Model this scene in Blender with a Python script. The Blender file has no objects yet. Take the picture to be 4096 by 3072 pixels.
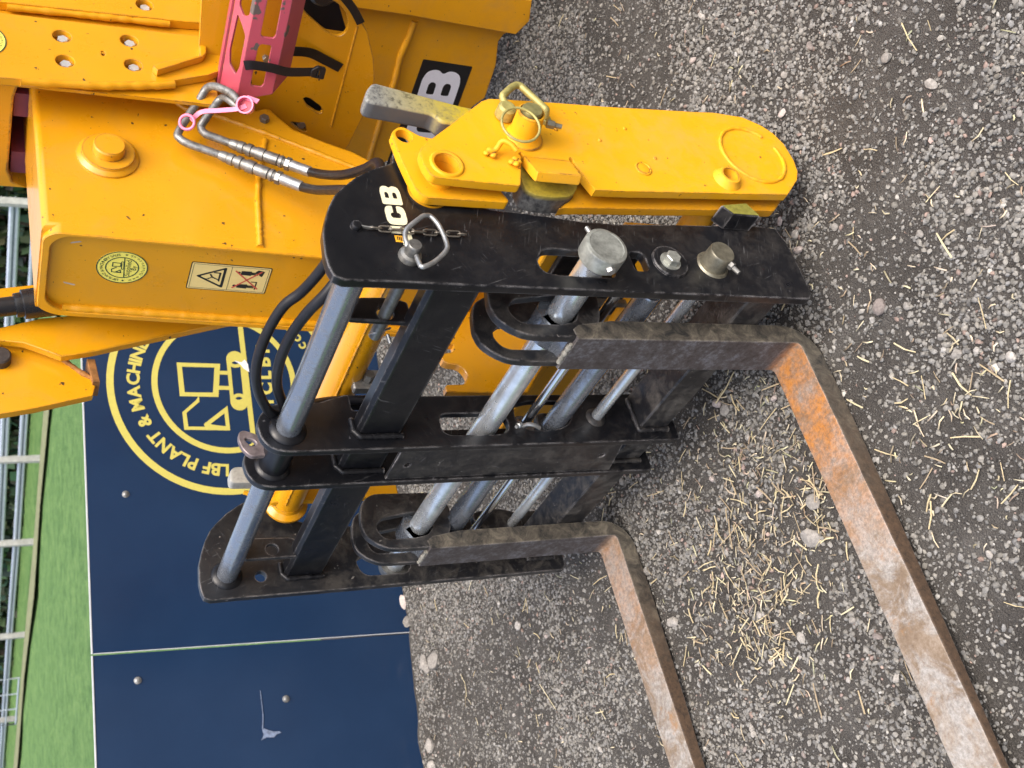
import bpy, math, random
import numpy as np
from math import radians, sin, cos, pi
from mathutils import Vector, Matrix
from mathutils.geometry import tessellate_polygon

S = bpy.context.scene
COL = S.collection
random.seed(7)
RNG = np.random.default_rng(11)

# ------------------------------------------------------------------ camera
# phone held on its side: the photograph is a quarter turn from upright
cam_d = bpy.data.cameras.new("camera")
cam_d.sensor_fit = 'HORIZONTAL'
cam_d.sensor_width = 36.0
cam_d.lens = 39.11
cam_d.clip_start = 0.05
cam_d.clip_end = 400.0
cam_d.dof.use_dof = True
cam_d.dof.focus_distance = 2.35
cam_d.dof.aperture_fstop = 8.0
cam = bpy.data.objects.new("camera", cam_d)
COL.objects.link(cam)
RT = (0.56091669, 0.82786837, -0.00253513)
DN = (0.37086112, -0.2540099, -0.89327543)
FW = (-0.74015843, 0.50011292, -0.44950258)
M4 = Matrix(((DN[0], RT[0], -FW[0], 2.027),
             (DN[1], RT[1], -FW[1], -1.146),
             (DN[2], RT[2], -FW[2], 1.71),
             (0, 0, 0, 1)))
cam.matrix_world = M4
S.camera = cam

# ------------------------------------------------------------------ sky, sun, exposure
SUN_AZ = Vector((0.80, -0.10, 0.0)).normalized()      # towards the sun, seen from above
SUN_EL = radians(58)
world = bpy.data.worlds.new("World")
S.world = world
world.use_nodes = True
wn = world.node_tree.nodes
wl = world.node_tree.links
wn.clear()
sky = wn.new('ShaderNodeTexSky')
sky.sky_type = 'NISHITA'
sky.sun_disc = False
sky.sun_elevation = SUN_EL
sky.sun_rotation = math.atan2(SUN_AZ.x, SUN_AZ.y)
sky.air_density = 1.0
sky.dust_density = 6.0
sky.ozone_density = 1.0
bg = wn.new('ShaderNodeBackground')
bg.inputs['Strength'].default_value = 0.15
wo = wn.new('ShaderNodeOutputWorld')
hs = wn.new('ShaderNodeHueSaturation')          # thin white overcast over the blue
hs.inputs['Saturation'].default_value = 0.85
wl.new(sky.outputs[0], hs.inputs['Color'])
wl.new(hs.outputs[0], bg.inputs[0])
wl.new(bg.outputs[0], wo.inputs[0])
sun_d = bpy.data.lights.new("sun", 'SUN')
sun_d.energy = 0.7
sun_d.angle = radians(40)
sun_d.color = (1.0, 0.96, 0.9)
sun = bpy.data.objects.new("sun", sun_d)
COL.objects.link(sun)
sd = SUN_AZ * cos(SUN_EL) + Vector((0, 0, sin(SUN_EL)))
sun.rotation_euler = sd.to_track_quat('Z', 'Y').to_euler()
S.view_settings.view_transform = 'Standard'
S.view_settings.look = 'None'
S.view_settings.gamma = 1.0
S.view_settings.use_curve_mapping = False
S.view_settings.exposure = 1.25

# ------------------------------------------------------------------ mesh helpers
def link(name, me, mat=None, parent=None):
    o = bpy.data.objects.new(name, me)
    COL.objects.link(o)
    if mat is not None and me is not None and len(me.materials) == 0:
        me.materials.append(mat)
    if parent is not None:
        o.parent = parent
        o.matrix_parent_inverse = parent.matrix_world.inverted()
    return o

def thing(name, label, cat, loc, group=None):
    o = bpy.data.objects.new(name, None)
    o.empty_display_size = 0.1
    COL.objects.link(o)
    o.matrix_world = Matrix.Translation(Vector(loc))
    o['label'] = label
    o['category'] = cat
    if group:
        o['group'] = group
    return o

def tag(o, label=None, cat=None, group=None, kind=None):
    if label: o['label'] = label
    if cat: o['category'] = cat
    if group: o['group'] = group
    if kind: o['kind'] = kind
    return o

def area2(p):
    return 0.5 * sum(p[i][0] * p[(i + 1) % len(p)][1] - p[(i + 1) % len(p)][0] * p[i][1] for i in range(len(p)))

def rnd(pts, r=0.01, n=4):
    """round every corner of a closed outline"""
    out = []
    L = len(pts)
    for i in range(L):
        a = Vector(pts[i - 1]); b = Vector(pts[i]); c = Vector(pts[(i + 1) % L])
        d1 = (a - b).length; d2 = (c - b).length
        if d1 < 1e-7 or d2 < 1e-7:
            continue
        k = min(r, 0.45 * d1, 0.45 * d2)
        p = b + (a - b).normalized() * k
        q = b + (c - b).normalized() * k
        for j in range(n + 1):
            t = j / n
            out.append(tuple((1 - t) ** 2 * p + 2 * t * (1 - t) * b + t * t * q))
    return out

def circ(cx, cy, r, n=24, ry=None):
    ry = ry or r
    return [(cx + r * cos(2 * pi * i / n), cy + ry * sin(2 * pi * i / n)) for i in range(n)]

AX = {'X': (Vector((0, 1, 0)), Vector((0, 0, 1)), Vector((1, 0, 0))),
      'Y': (Vector((1, 0, 0)), Vector((0, 0, 1)), Vector((0, 1, 0))),
      'Z': (Vector((1, 0, 0)), Vector((0, 1, 0)), Vector((0, 0, 1)))}

class MB:
    def __init__(s):
        s.v = []; s.f = []
    def add(s, vs, fs):
        b = len(s.v)
        s.v += [tuple(x) for x in vs]
        s.f += [tuple(i + b for i in f) for f in fs]
        return s
    def prism(s, outer, a0, a1, axis='X', holes=(), ch=0.0015, steps=1, o=Vector((0, 0, 0))):
        """extrude an outline (with holes) between a0 and a1, edges chamfered"""
        U, V, W = AX[axis] if isinstance(axis, str) else axis
        loops = [list(outer)] + [list(h) for h in holes]
        if area2(loops[0]) < 0: loops[0].reverse()
        for h in loops[1:]:
            if area2(h) > 0: h.reverse()
        if a1 < a0: a0, a1 = a1, a0
        ch = min(ch, 0.45 * (a1 - a0))
        rings = []
        if ch > 0:
            for k in range(steps + 1):
                t = pi / 2 * k / steps
                rings.append((ch * (1 - sin(t)), a0 + ch * (1 - cos(t))))
            rings += [(i, a1 - (z - a0)) for i, z in reversed(rings)]
        else:
            rings = [(0, a0), (0, a1)]
        caps0 = []; caps1 = []; verts = []; faces = []
        for lp in loops:
            n = len(lp)
            nrm = []
            for i in range(n):
                a = Vector(lp[i - 1]); b = Vector(lp[i]); c = Vector(lp[(i + 1) % n])
                e1 = (b - a); e2 = (c - b)
                e1 = e1.normalized() if e1.length > 1e-9 else Vector((1, 0))
                e2 = e2.normalized() if e2.length > 1e-9 else e1
                m = Vector((-(e1.y + e2.y), e1.x + e2.x))
                if m.length < 1e-6: m = Vector((-e1.y, e1.x))
                m.normalize()
                k = max(0.5, m.dot(Vector((-e1.y, e1.x))))
                nrm.append(m / k)
            base = len(verts)
            for ins, z in rings:
                for i in range(n):
                    p = Vector(lp[i]) + nrm[i] * ins
                    verts.append(o + U * p.x + V * p.y + W * z)
            R = len(rings)
            for r in range(R - 1):
                for i in range(n):
                    j = (i + 1) % n
                    faces.append((base + r * n + i, base + r * n + j, base + (r + 1) * n + j, base + (r + 1) * n + i))
            caps0.append((base, [Vector((lp[i][0] + nrm[i].x * rings[0][0], lp[i][1] + nrm[i].y * rings[0][0], 0)) for i in range(n)]))
            caps1.append((base + (R - 1) * n, None))
        idx0 = []; idx1 = []
        for (b, pl), (b1, _) in zip(caps0, caps1):
            idx0 += [b + i for i in range(len(pl))]
            idx1 += [b1 + i for i in range(len(pl))]
        tris = tessellate_polygon([pl for _, pl in caps0])
        for t in tris:
            pa, pb, pc = [verts[idx0[k]] for k in t]
            nn = (pb - pa).cross(pc - pa).dot(W)
            t = t if nn > 0 else (t[0], t[2], t[1])
            faces.append(tuple(idx1[k] for k in t))
            faces.append(tuple(idx0[k] for k in reversed(t)))
        if U.cross(V).dot(W) < 0:
            faces = [tuple(reversed(f)) for f in faces[:]]
        return s.add(verts, faces)
    def box(s, x0, x1, y0, y1, z0, z1, ch=0.002):
        return s.prism([(x0, y0), (x1, y0), (x1, y1), (x0, y1)], z0, z1, 'Z', ch=ch)
    def tube(s, pts, r, seg=12, smooth=0, caps=True, closed=False, flat=None):
        P = [Vector(p) for p in pts]
        if smooth:
            Q = []
            n = len(P)
            rng = range(n) if closed else range(n - 1)
            for i in rng:
                p1, p2 = P[i], P[(i + 1) % n]
                p0 = P[i - 1] if (closed or i > 0) else p1 * 2 - p2
                p3 = P[(i + 2) % n] if (closed or i + 2 < n) else p2 * 2 - p1
                for k in range(smooth):
                    t = k / smooth
                    Q.append(0.5 * ((2 * p1) + (p2 - p0) * t + (2 * p0 - 5 * p1 + 4 * p2 - p3) * t * t + (3 * p1 - p0 - 3 * p2 + p3) * t ** 3))
            if not closed: Q.append(P[-1])
            P = Q
        n = len(P)
        T = []
        for i in range(n):
            if closed: d = P[(i + 1) % n] - P[i - 1]
            else: d = P[min(i + 1, n - 1)] - P[max(i - 1, 0)]
            T.append(d.normalized())
        ref = Vector((0, 0, 1)) if abs(T[0].z) < 0.9 else Vector((1, 0, 0))
        N = (ref - T[0] * ref.dot(T[0])).normalized()
        vs = []; fs = []
        for i in range(n):
            N = (N - T[i] * N.dot(T[i])).normalized()
            Bn = T[i].cross(N)
            ri = r[i] if isinstance(r, (list, tuple)) else r
            for k in range(seg):
                a = 2 * pi * k / seg
                vs.append(P[i] + N * (cos(a) * ri) + Bn * (sin(a) * ri * (flat or 1)))
        m = n if closed else n - 1
        for i in range(m):
            i2 = (i + 1) % n
            for k in range(seg):
                k2 = (k + 1) % seg
                fs.append((i * seg + k, i * seg + k2, i2 * seg + k2, i2 * seg + k))
        if caps and not closed:
            fs.append(tuple(reversed(range(seg))))
            fs.append(tuple((n - 1) * seg + k for k in range(seg)))
        return s.add(vs, fs)
    def lathe(s, prof, o, d, seg=28, caps=True, ang0=0.0):
        """profile of (distance along d, radius)"""
        o = Vector(o); d = Vector(d).normalized()
        ref = Vector((0, 0, 1)) if abs(d.z) < 0.9 else Vector((1, 0, 0))
        N = (ref - d * ref.dot(d)).normalized(); Bn = d.cross(N)
        vs = []; fs = []
        for h, r in prof:
            for k in range(seg):
                a = 2 * pi * k / seg + ang0
                vs.append(o + d * h + N * (cos(a) * r) + Bn * (sin(a) * r))
        for i in range(len(prof) - 1):
            for k in range(seg):
                k2 = (k + 1) % seg
                fs.append((i * seg + k, i * seg + k2, (i + 1) * seg + k2, (i + 1) * seg + k))
        if caps:
            fs.append(tuple(reversed(range(seg))))
            fs.append(tuple((len(prof) - 1) * seg + k for k in range(seg)))
        return s.add(vs, fs)
    def ring(s, c, n, R, r, seg=40, tseg=10):
        n = Vector(n).normalized(); c = Vector(c)
        ref = Vector((0, 0, 1)) if abs(n.z) < 0.9 else Vector((1, 0, 0))
        a = (ref - n * ref.dot(n)).normalized(); b = n.cross(a)
        return s.tube([c + a * (R * cos(2 * pi * i / seg)) + b * (R * sin(2 * pi * i / seg)) for i in range(seg)], r, tseg, closed=True)
    def hexbolt(s, c, d, r, h, wash=0.0, wr=None):
        c = Vector(c); d = Vector(d).normalized()
        if wash: s.lathe([(0, wr), (wash * .8, wr), (wash, wr * .94)], c, d, 24)
        a0 = random.random()
        s.lathe([(wash, r), (wash + h * .85, r), (wash + h, r * .88)], c, d, 6, ang0=a0)
        return s
    def build(s, name, mat, parent=None, ang=35, smooth=True):
        me = bpy.data.meshes.new(name)
        me.from_pydata(s.v, [], s.f)
        me.validate()
        if smooth:
            me.shade_smooth()
            me.set_sharp_from_angle(angle=radians(ang))
        me.update()
        o = link(name, me, mat, parent)
        if smooth and len(me.polygons) < 4000:
            w = o.modifiers.new('weighted_normal', 'WEIGHTED_NORMAL')
            w.keep_sharp = True
        return o

def bead(path, r=0.005, wob=0.25, seg=8, step=0.006):
    """a weld bead: a lumpy half-buried rod along a polyline"""
    P = [Vector(p) for p in path]
    Q = []
    for a, b in zip(P, P[1:]):
        n = max(1, int((b - a).length / step))
        for k in range(n): Q.append(a.lerp(b, k / n))
    Q.append(P[-1])
    m = MB()
    m.tube(Q, [r * (1 + wob * random.uniform(-1, 1)) for _ in Q], seg)
    return m

# ------------------------------------------------------------------ materials
def mat_new(name):
    m = bpy.data.materials.new(name)
    m.use_nodes = True
    nt = m.node_tree
    nt.nodes.clear()
    out = nt.nodes.new('ShaderNodeOutputMaterial')
    b = nt.nodes.new('ShaderNodeBsdfPrincipled')
    nt.links.new(b.outputs[0], out.inputs[0])
    return m, nt, b

class NT:
    """small node-graph helper"""
    def __init__(s, nt): s.nt = nt
    def n(s, t, **kw):
        x = s.nt.nodes.new(t)
        for k, v in kw.items(): setattr(x, k, v)
        return x
    def l(s, a, b): s.nt.links.new(a, b)
    def coords(s, scale=(1, 1, 1), rot=(0, 0, 0), loc=(0, 0, 0)):
        g = s.n('ShaderNodeNewGeometry')
        mp = s.n('ShaderNodeMapping')
        mp.inputs['Scale'].default_value = scale
        mp.inputs['Rotation'].default_value = rot
        mp.inputs['Location'].default_value = loc
        s.l(g.outputs['Position'], mp.inputs[0])
        return mp.outputs[0]
    def noise(s, vec, scale, detail=4, rough=0.6, dist=0.0):
        x = s.n('ShaderNodeTexNoise')
        x.inputs['Scale'].default_value = scale
        x.inputs['Detail'].default_value = detail
        x.inputs['Roughness'].default_value = rough
        x.inputs['Distortion'].default_value = dist
        s.l(vec, x.inputs['Vector'])
        return x.outputs[0]
    def vor(s, vec, scale, feature='F1', out=0):
        x = s.n('ShaderNodeTexVoronoi', feature=feature)
        x.inputs['Scale'].default_value = scale
        s.l(vec, x.inputs['Vector'])
        return x.outputs[out]
    def ramp(s, fac, stops):
        x = s.n('ShaderNodeValToRGB')
        e = x.color_ramp.elements
        while len(e) > 1: e.remove(e[-1])
        e[0].position = stops[0][0]; e[0].color = col(stops[0][1])
        for p, c in stops[1:]:
            k = e.new(p); k.color = col(c)
        s.l(fac, x.inputs[0])
        return x.outputs[0]
    def mix(s, fac, a, b, mode='MIX'):
        x = s.n('ShaderNodeMix', data_type='RGBA', blend_type=mode)
        for sock, v in ((x.inputs[0], fac), (x.inputs[6], a), (x.inputs[7], b)):
            if hasattr(v, 'is_linked') or hasattr(v, 'links'): s.l(v, sock)
            elif isinstance(v, (int, float)): sock.default_value = v
            else: sock.default_value = col(v)
        return x.outputs[2]
    def math(s, op, a, b=0.0, clamp=False):
        x = s.n('ShaderNodeMath', operation=op)
        x.use_clamp = clamp
        for sock, v in ((x.inputs[0], a), (x.inputs[1], b)):
            if isinstance(v, (int, float)): sock.default_value = v
            else: s.l(v, sock)
        return x.outputs[0]
    def bump(s, h, strength=0.3, dist=0.002, normal=None):
        x = s.n('ShaderNodeBump')
        x.inputs['Strength'].default_value = strength
        x.inputs['Distance'].default_value = dist
        s.l(h, x.inputs['Height'])
        if normal is not None: s.l(normal, x.inputs['Normal'])
        return x.outputs[0]
    def edge(s, radius=0.004, lo=0.02, hi=0.25):
        """1 on worn convex/concave edges, from a bevelled normal"""
        bv = s.n('ShaderNodeBevel'); bv.samples = 4
        bv.inputs['Radius'].default_value = radius
        g = s.n('ShaderNodeNewGeometry')
        d = s.n('ShaderNodeVectorMath', operation='DOT_PRODUCT')
        s.l(bv.outputs[0], d.inputs[0]); s.l(g.outputs['Normal'], d.inputs[1])
        k = s.math('SUBTRACT', 1.0, d.outputs['Value'])
        mr = s.n('ShaderNodeMapRange')
        mr.inputs[1].default_value = lo; mr.inputs[2].default_value = hi
        s.l(k, mr.inputs[0])
        return mr.outputs[0]

def col(c):
    if isinstance(c, (int, float)): return (c, c, c, 1)
    return (c[0], c[1], c[2], 1) if len(c) == 3 else tuple(c)

def sep(h, vec):
    x = h.n('ShaderNodeSeparateXYZ'); h.l(vec, x.inputs[0]); return x.outputs

def paint(name, c1, c2, rough=(0.25, 0.45), chip=(0.05, 0.03, 0.025), chip_amt=0.05, edge_col=None, edge_amt=0.5, dust=0.0,
          dust_col=(0.25, 0.2, 0.15), spec=0.5, peel=0.15, scratch=None, coat=0.0, chip_scale=60):
    m, nt, b = mat_new(name)
    h = NT(nt)
    P = h.coords()
    big = h.noise(P, 3.0, 3)
    base = h.ramp(big, [(0.3, c1), (0.7, c2)])
    if name.startswith('yellow'):
        sm = h.ramp(h.noise(P, 7, 7, 0.7, 1.2), [(0.52, 0.0), (0.74, 0.24)])
        base = h.mix(sm, base, dust_col)
        sp = h.ramp(h.noise(P, 130, 2, 0.5), [(0.725, 0.0), (0.76, 0.5)])
        base = h.mix(sp, base, chip)
    fine = h.noise(P, 90, 6, 0.75)
    rg = h.math('ADD', h.math('MULTIPLY', h.noise(P, 14, 5, 0.7), (rough[1] - rough[0]) * 1.6), rough[0] - (rough[1] - rough[0]) * 0.3, True)
    if dust > 0:
        z = sep(h, P)[2]
        low = h.n('ShaderNodeMapRange'); low.inputs[1].default_value = 1.1; low.inputs[2].default_value = 0.1
        h.l(z, low.inputs[0])
        dm = h.math('MULTIPLY', h.ramp(h.noise(P, 19, 10, 0.78, 0.4), [(0.46, 0.0), (0.66, 1.0)]), h.math('ADD', h.math('MULTIPLY', low.outputs[0], dust), dust * 0.15), True)
        base = h.mix(dm, base, dust_col)
        rg = h.math('ADD', rg, h.math('MULTIPLY', dm, 0.4), True)
    if scratch:
        for rot, sc in ((0.35, 1.0), (-0.5, 1.3), (1.2, 0.9)):
            v = h.coords((9 * sc, 9 * sc, 9 * sc), (rot, rot * 0.6, rot))
            v2 = h.n('ShaderNodeMapping'); v2.inputs['Scale'].default_value = (1, 1.0, 26); h.l(v, v2.inputs[0])
            sm = h.ramp(h.noise(v2.outputs[0], 2.2, 2, 0.5), [(0.685, 0.0), (0.71, 0.6)])
            gate = h.ramp(h.noise(P, 5 + rot, 2), [(0.5, 0.0), (0.62, 0.7)])
            base = h.mix(h.math('MULTIPLY', sm, gate), base, scratch)
    if edge_col is not None and edge_amt > 0:
        e = h.edge(0.007)
        em = h.math('MULTIPLY', e, h.ramp(h.noise(P, 24, 7, 0.75), [(0.42, 0.0), (0.56, edge_amt)]), True)
        base = h.mix(em, base, edge_col)
        rg = h.math('ADD', rg, h.math('MULTIPLY', em, 0.25), True)
    if chip_amt > 0:
        cm = h.ramp(h.noise(P, chip_scale, 3, 0.55), [(0.745 - chip_amt, 0.0), (0.757 - chip_amt, 1.0)])
        base = h.mix(cm, base, chip)
    nt.links.new(base, b.inputs['Base Color'])
    nt.links.new(rg, b.inputs['Roughness'])
    b.inputs['Specular IOR Level'].default_value = spec
    if coat:
        b.inputs['Coat Weight'].default_value = coat
        b.inputs['Coat Roughness'].default_value = 0.12
    bm = h.math('ADD', h.math('MULTIPLY', fine, 0.3), h.noise(P, 26, 3, 0.5))
    nt.links.new(h.bump(bm, peel, 0.003), b.inputs['Normal'])
    return m

def plain(name, c, rough=0.5, metal=0.0, spec=0.5, var=0.15, scale=40, bump=0.0, emit=None):
    m, nt, b = mat_new(name)
    h = NT(nt)
    P = h.coords()
    n = h.noise(P, scale, 5, 0.65)
    d = tuple(x * (1 - var) for x in c); u = tuple(min(1, x * (1 + var)) for x in c)
    nt.links.new(h.ramp(n, [(0.3, d), (0.7, u)]), b.inputs['Base Color'])
    nt.links.new(h.math('ADD', h.math('MULTIPLY', h.noise(P, scale * .6, 4), 0.3), rough - 0.15, True), b.inputs['Roughness'])
    b.inputs['Metallic'].default_value = metal
    b.inputs['Specular IOR Level'].default_value = spec
    if bump: nt.links.new(h.bump(n, bump, 0.002), b.inputs['Normal'])
    return m

YEL = paint('yellow_paint', (0.60, 0.265, 0.004), (0.66, 0.305, 0.006), (0.22, 0.38), (0.05, 0.03, 0.02), 0.035, (0.055, 0.03, 0.022), 1.0, 0.10, (0.36, 0.21, 0.07), peel=0.05, chip_scale=45, coat=0.35)
YEL2 = paint('yellow_paint_fresh', (0.70, 0.325, 0.003), (0.75, 0.365, 0.005), (0.45, 0.6), (0.26, 0.12, 0.02), 0.03, (0.13, 0.06, 0.025), 1.0, 0.25, (0.46, 0.30, 0.11), peel=0.07, chip_scale=70, spec=0.35)
YELD = paint('yellow_paint_worn', (0.58, 0.255, 0.004), (0.64, 0.295, 0.006), (0.3, 0.5), (0.07, 0.04, 0.02), 0.04, (0.10, 0.05, 0.03), 1.0, 0.25, (0.33, 0.19, 0.07), peel=0.07)
BLK = paint('black_paint', (0.004, 0.0045, 0.006), (0.007, 0.0075, 0.010), (0.22, 0.42), (0.06, 0.06, 0.065), 0.03, (0.26, 0.25, 0.25), 1.0, 0.22, (0.11, 0.10, 0.09), peel=0.08, scratch=(0.16, 0.16, 0.165), chip_scale=80, spec=0.35)
def tube_mat():
    """painted tube rubbed down to dark shiny steel"""
    m, nt, b = mat_new('rubbed_dark_tube')
    h = NT(nt); P = h.coords()
    n = h.noise(P, 26, 8, 0.75, 0.5); f = h.noise(P, 120, 5, 0.7)
    bare = h.ramp(h.math('ADD', h.math('MULTIPLY', n, 0.7), h.math('MULTIPLY', f, 0.3)), [(0.36, 0.25), (0.48, 0.85), (0.60, 1.0)])
    nt.links.new(h.mix(bare, (0.03, 0.033, 0.04), (0.31, 0.34, 0.385)), b.inputs['Base Color'])
    nt.links.new(h.math('MULTIPLY', bare, 0.85), b.inputs['Metallic'])
    nt.links.new(h.math('ADD', h.math('MULTIPLY', f, 0.2), 0.12), b.inputs['Roughness'])
    nt.links.new(h.bump(h.math('ADD', n, f), 0.12, 0.002), b.inputs['Normal'])
    return m
BLKM = paint('black_paint_muddy', (0.008, 0.0085, 0.0105), (0.016, 0.0165, 0.019), (0.26, 0.48), (0.15, 0.14, 0.13), 0.03, (0.28, 0.26, 0.25), 1.0, 0.6, (0.15, 0.135, 0.115), peel=0.2, scratch=(0.2, 0.2, 0.21), chip_scale=70, spec=0.4)
TUBEK = tube_mat() # (0.015, 0.017, 0.022), (0.03, 0.033, 0.04), (0.22, 0.4), (0.17, 0.17, 0.18), 0.13, None, 0, 0.3, (0.12, 0.1, 0.085), peel=0.3, scratch=(0.16, 0.16, 0.17), chip_scale=75)
RUB = plain('hose_rubber', (0.008, 0.008, 0.010), 0.45, 0, 0.35, 0.3, 60, 0.05)
ZINC = plain('zinc_steel', (0.34, 0.345, 0.34), 0.40, 0.8, 0.5, 0.35, 55, 0.12)
ZBOLT = plain('bright_zinc_bolt', (0.66, 0.67, 0.66), 0.35, 0.6, 0.5, 0.15, 60)
PIPE = plain('galvanised_pipe', (0.22, 0.22, 0.21), 0.45, 0.7, 0.5, 0.5, 90, 0.25)
STEEL = plain('dull_steel', (0.19, 0.187, 0.175), 0.42, 0.7, 0.5, 0.35, 60, 0.12)
CAPM = plain('zinc_cap', (0.31, 0.32, 0.29), 0.46, 0.55, 0.5, 0.4, 45, 0.2)
SHAFT = plain('fork_shaft_steel', (0.74, 0.78, 0.80), 0.28, 0.78, 0.5, 0.22, 24, 0.05)
CHROME = plain('chrome_rod', (0.85, 0.87, 0.9), 0.2, 1.0, 0.5, 0.05, 20)
DARK = plain('recess_shade', (0.006, 0.006, 0.008), 0.6, 0, 0.3)  # near-black that stands in for shade behind openings
PAD = plain('wear_pad_mauve', (0.16, 0.035, 0.055), 0.5, 0, 0.4, 0.2, 20)
PINK = plain('pink_plastic', (0.72, 0.19, 0.30), 0.42, 0, 0.5, 0.1, 20)
REDC = plain('red_plastic', (0.50, 0.05, 0.08), 0.5, 0, 0.5, 0.1, 20)
RED = paint('red_paint_chipped', (0.38, 0.035, 0.065), (0.46, 0.08, 0.12), (0.28, 0.45), (0.11, 0.09, 0.085), 0.145, (0.14, 0.1, 0.09), 0.9, 0.0, peel=0.08, chip_scale=16)
WHITE = plain('white_print', (0.72, 0.72, 0.78), 0.4, 0, 0.5, 0.04, 60)
CREAM = plain('cream_print', (0.68, 0.65, 0.45), 0.45, 0, 0.5, 0.12, 160)
BLKP = plain('black_print', (0.012, 0.012, 0.014), 0.35, 0, 0.5, 0.1, 60)
YELP = plain('yellow_print', (0.52, 0.455, 0.10), 0.45, 0, 0.5, 0.06, 60)
STKY = plain('sticker_yellow', (0.80, 0.72, 0.13), 0.35, 0, 0.5, 0.04, 60)
STKG = plain('sticker_ink', (0.03, 0.06, 0.03), 0.4, 0, 0.5, 0.2, 60)
STKC = plain('sticker_cream', (0.72, 0.56, 0.22), 0.35, 0, 0.5, 0.04, 60)
REDP = plain('red_print', (0.50, 0.07, 0.05), 0.4, 0, 0.5, 0.1, 60)
ORNP = plain('orange_print', (0.75, 0.36, 0.02), 0.4, 0, 0.5, 0.05, 60)

def m_overspray():
    m, nt, b = mat_new('oversprayed_steel')
    h = NT(nt); P = h.coords()
    s = sep(h, P)
    g = h.n('ShaderNodeMapRange'); g.inputs[1].default_value = 1.0; g.inputs[2].default_value = 0.84
    h.l(s[2], g.inputs[0])
    spk = h.noise(P, 75, 7, 0.75, 0.4)
    steel = h.ramp(spk, [(0.38, (0.05, 0.052, 0.055)), (0.49, (0.19, 0.19, 0.17)), (0.7, (0.26, 0.26, 0.235))])
    k = h.math('MULTIPLY', g.outputs[0], h.ramp(spk, [(0.30, 0.25), (0.55, 1.0)]), True)
    g2 = h.n('ShaderNodeNewGeometry')
    up = h.math('ADD', sep(h, g2.outputs['Normal'])[0], h.math('MULTIPLY', sep(h, g2.outputs['Normal'])[2], 0.5))     # sprayed from one side; shade of the other faces is painted in too
    face = h.ramp(up, [(0.25, 0.0), (0.6, 1.0)])
    steel = h.mix(face, (0.075, 0.077, 0.08), steel)
    nt.links.new(h.mix(h.math('MULTIPLY', k, face), steel, (0.40, 0.31, 0.012)), b.inputs['Base Color'])
    b.inputs['Roughness'].default_value = 0.5
    nt.links.new(h.bump(spk, 0.4, 0.002), b.inputs['Normal'])
    return m
SPRAY = m_overspray()
def m_camside():
    m, nt, b = mat_new('worn_cam_steel')
    h = NT(nt); P = h.coords(); s = sep(h, P)
    g = h.n('ShaderNodeMapRange'); g.inputs[1].default_value = 0.676; g.inputs[2].default_value = 0.690
    h.l(s[0], g.inputs[0])
    n = h.noise(P, 70, 6, 0.75)
    st = h.ramp(n, [(0.35, (0.02, 0.021, 0.023)), (0.7, (0.15, 0.15, 0.145))])
    nt.links.new(h.mix(h.math('MULTIPLY', g.outputs[0], h.ramp(n, [(0.3, 0.5), (0.6, 1.0)]), True), st, (0.42, 0.32, 0.012)), b.inputs['Base Color'])
    b.inputs['Roughness'].default_value = 0.5
    nt.links.new(h.bump(n, 0.35, 0.003), b.inputs['Normal'])
    return m
CAMM = m_camside()

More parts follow.
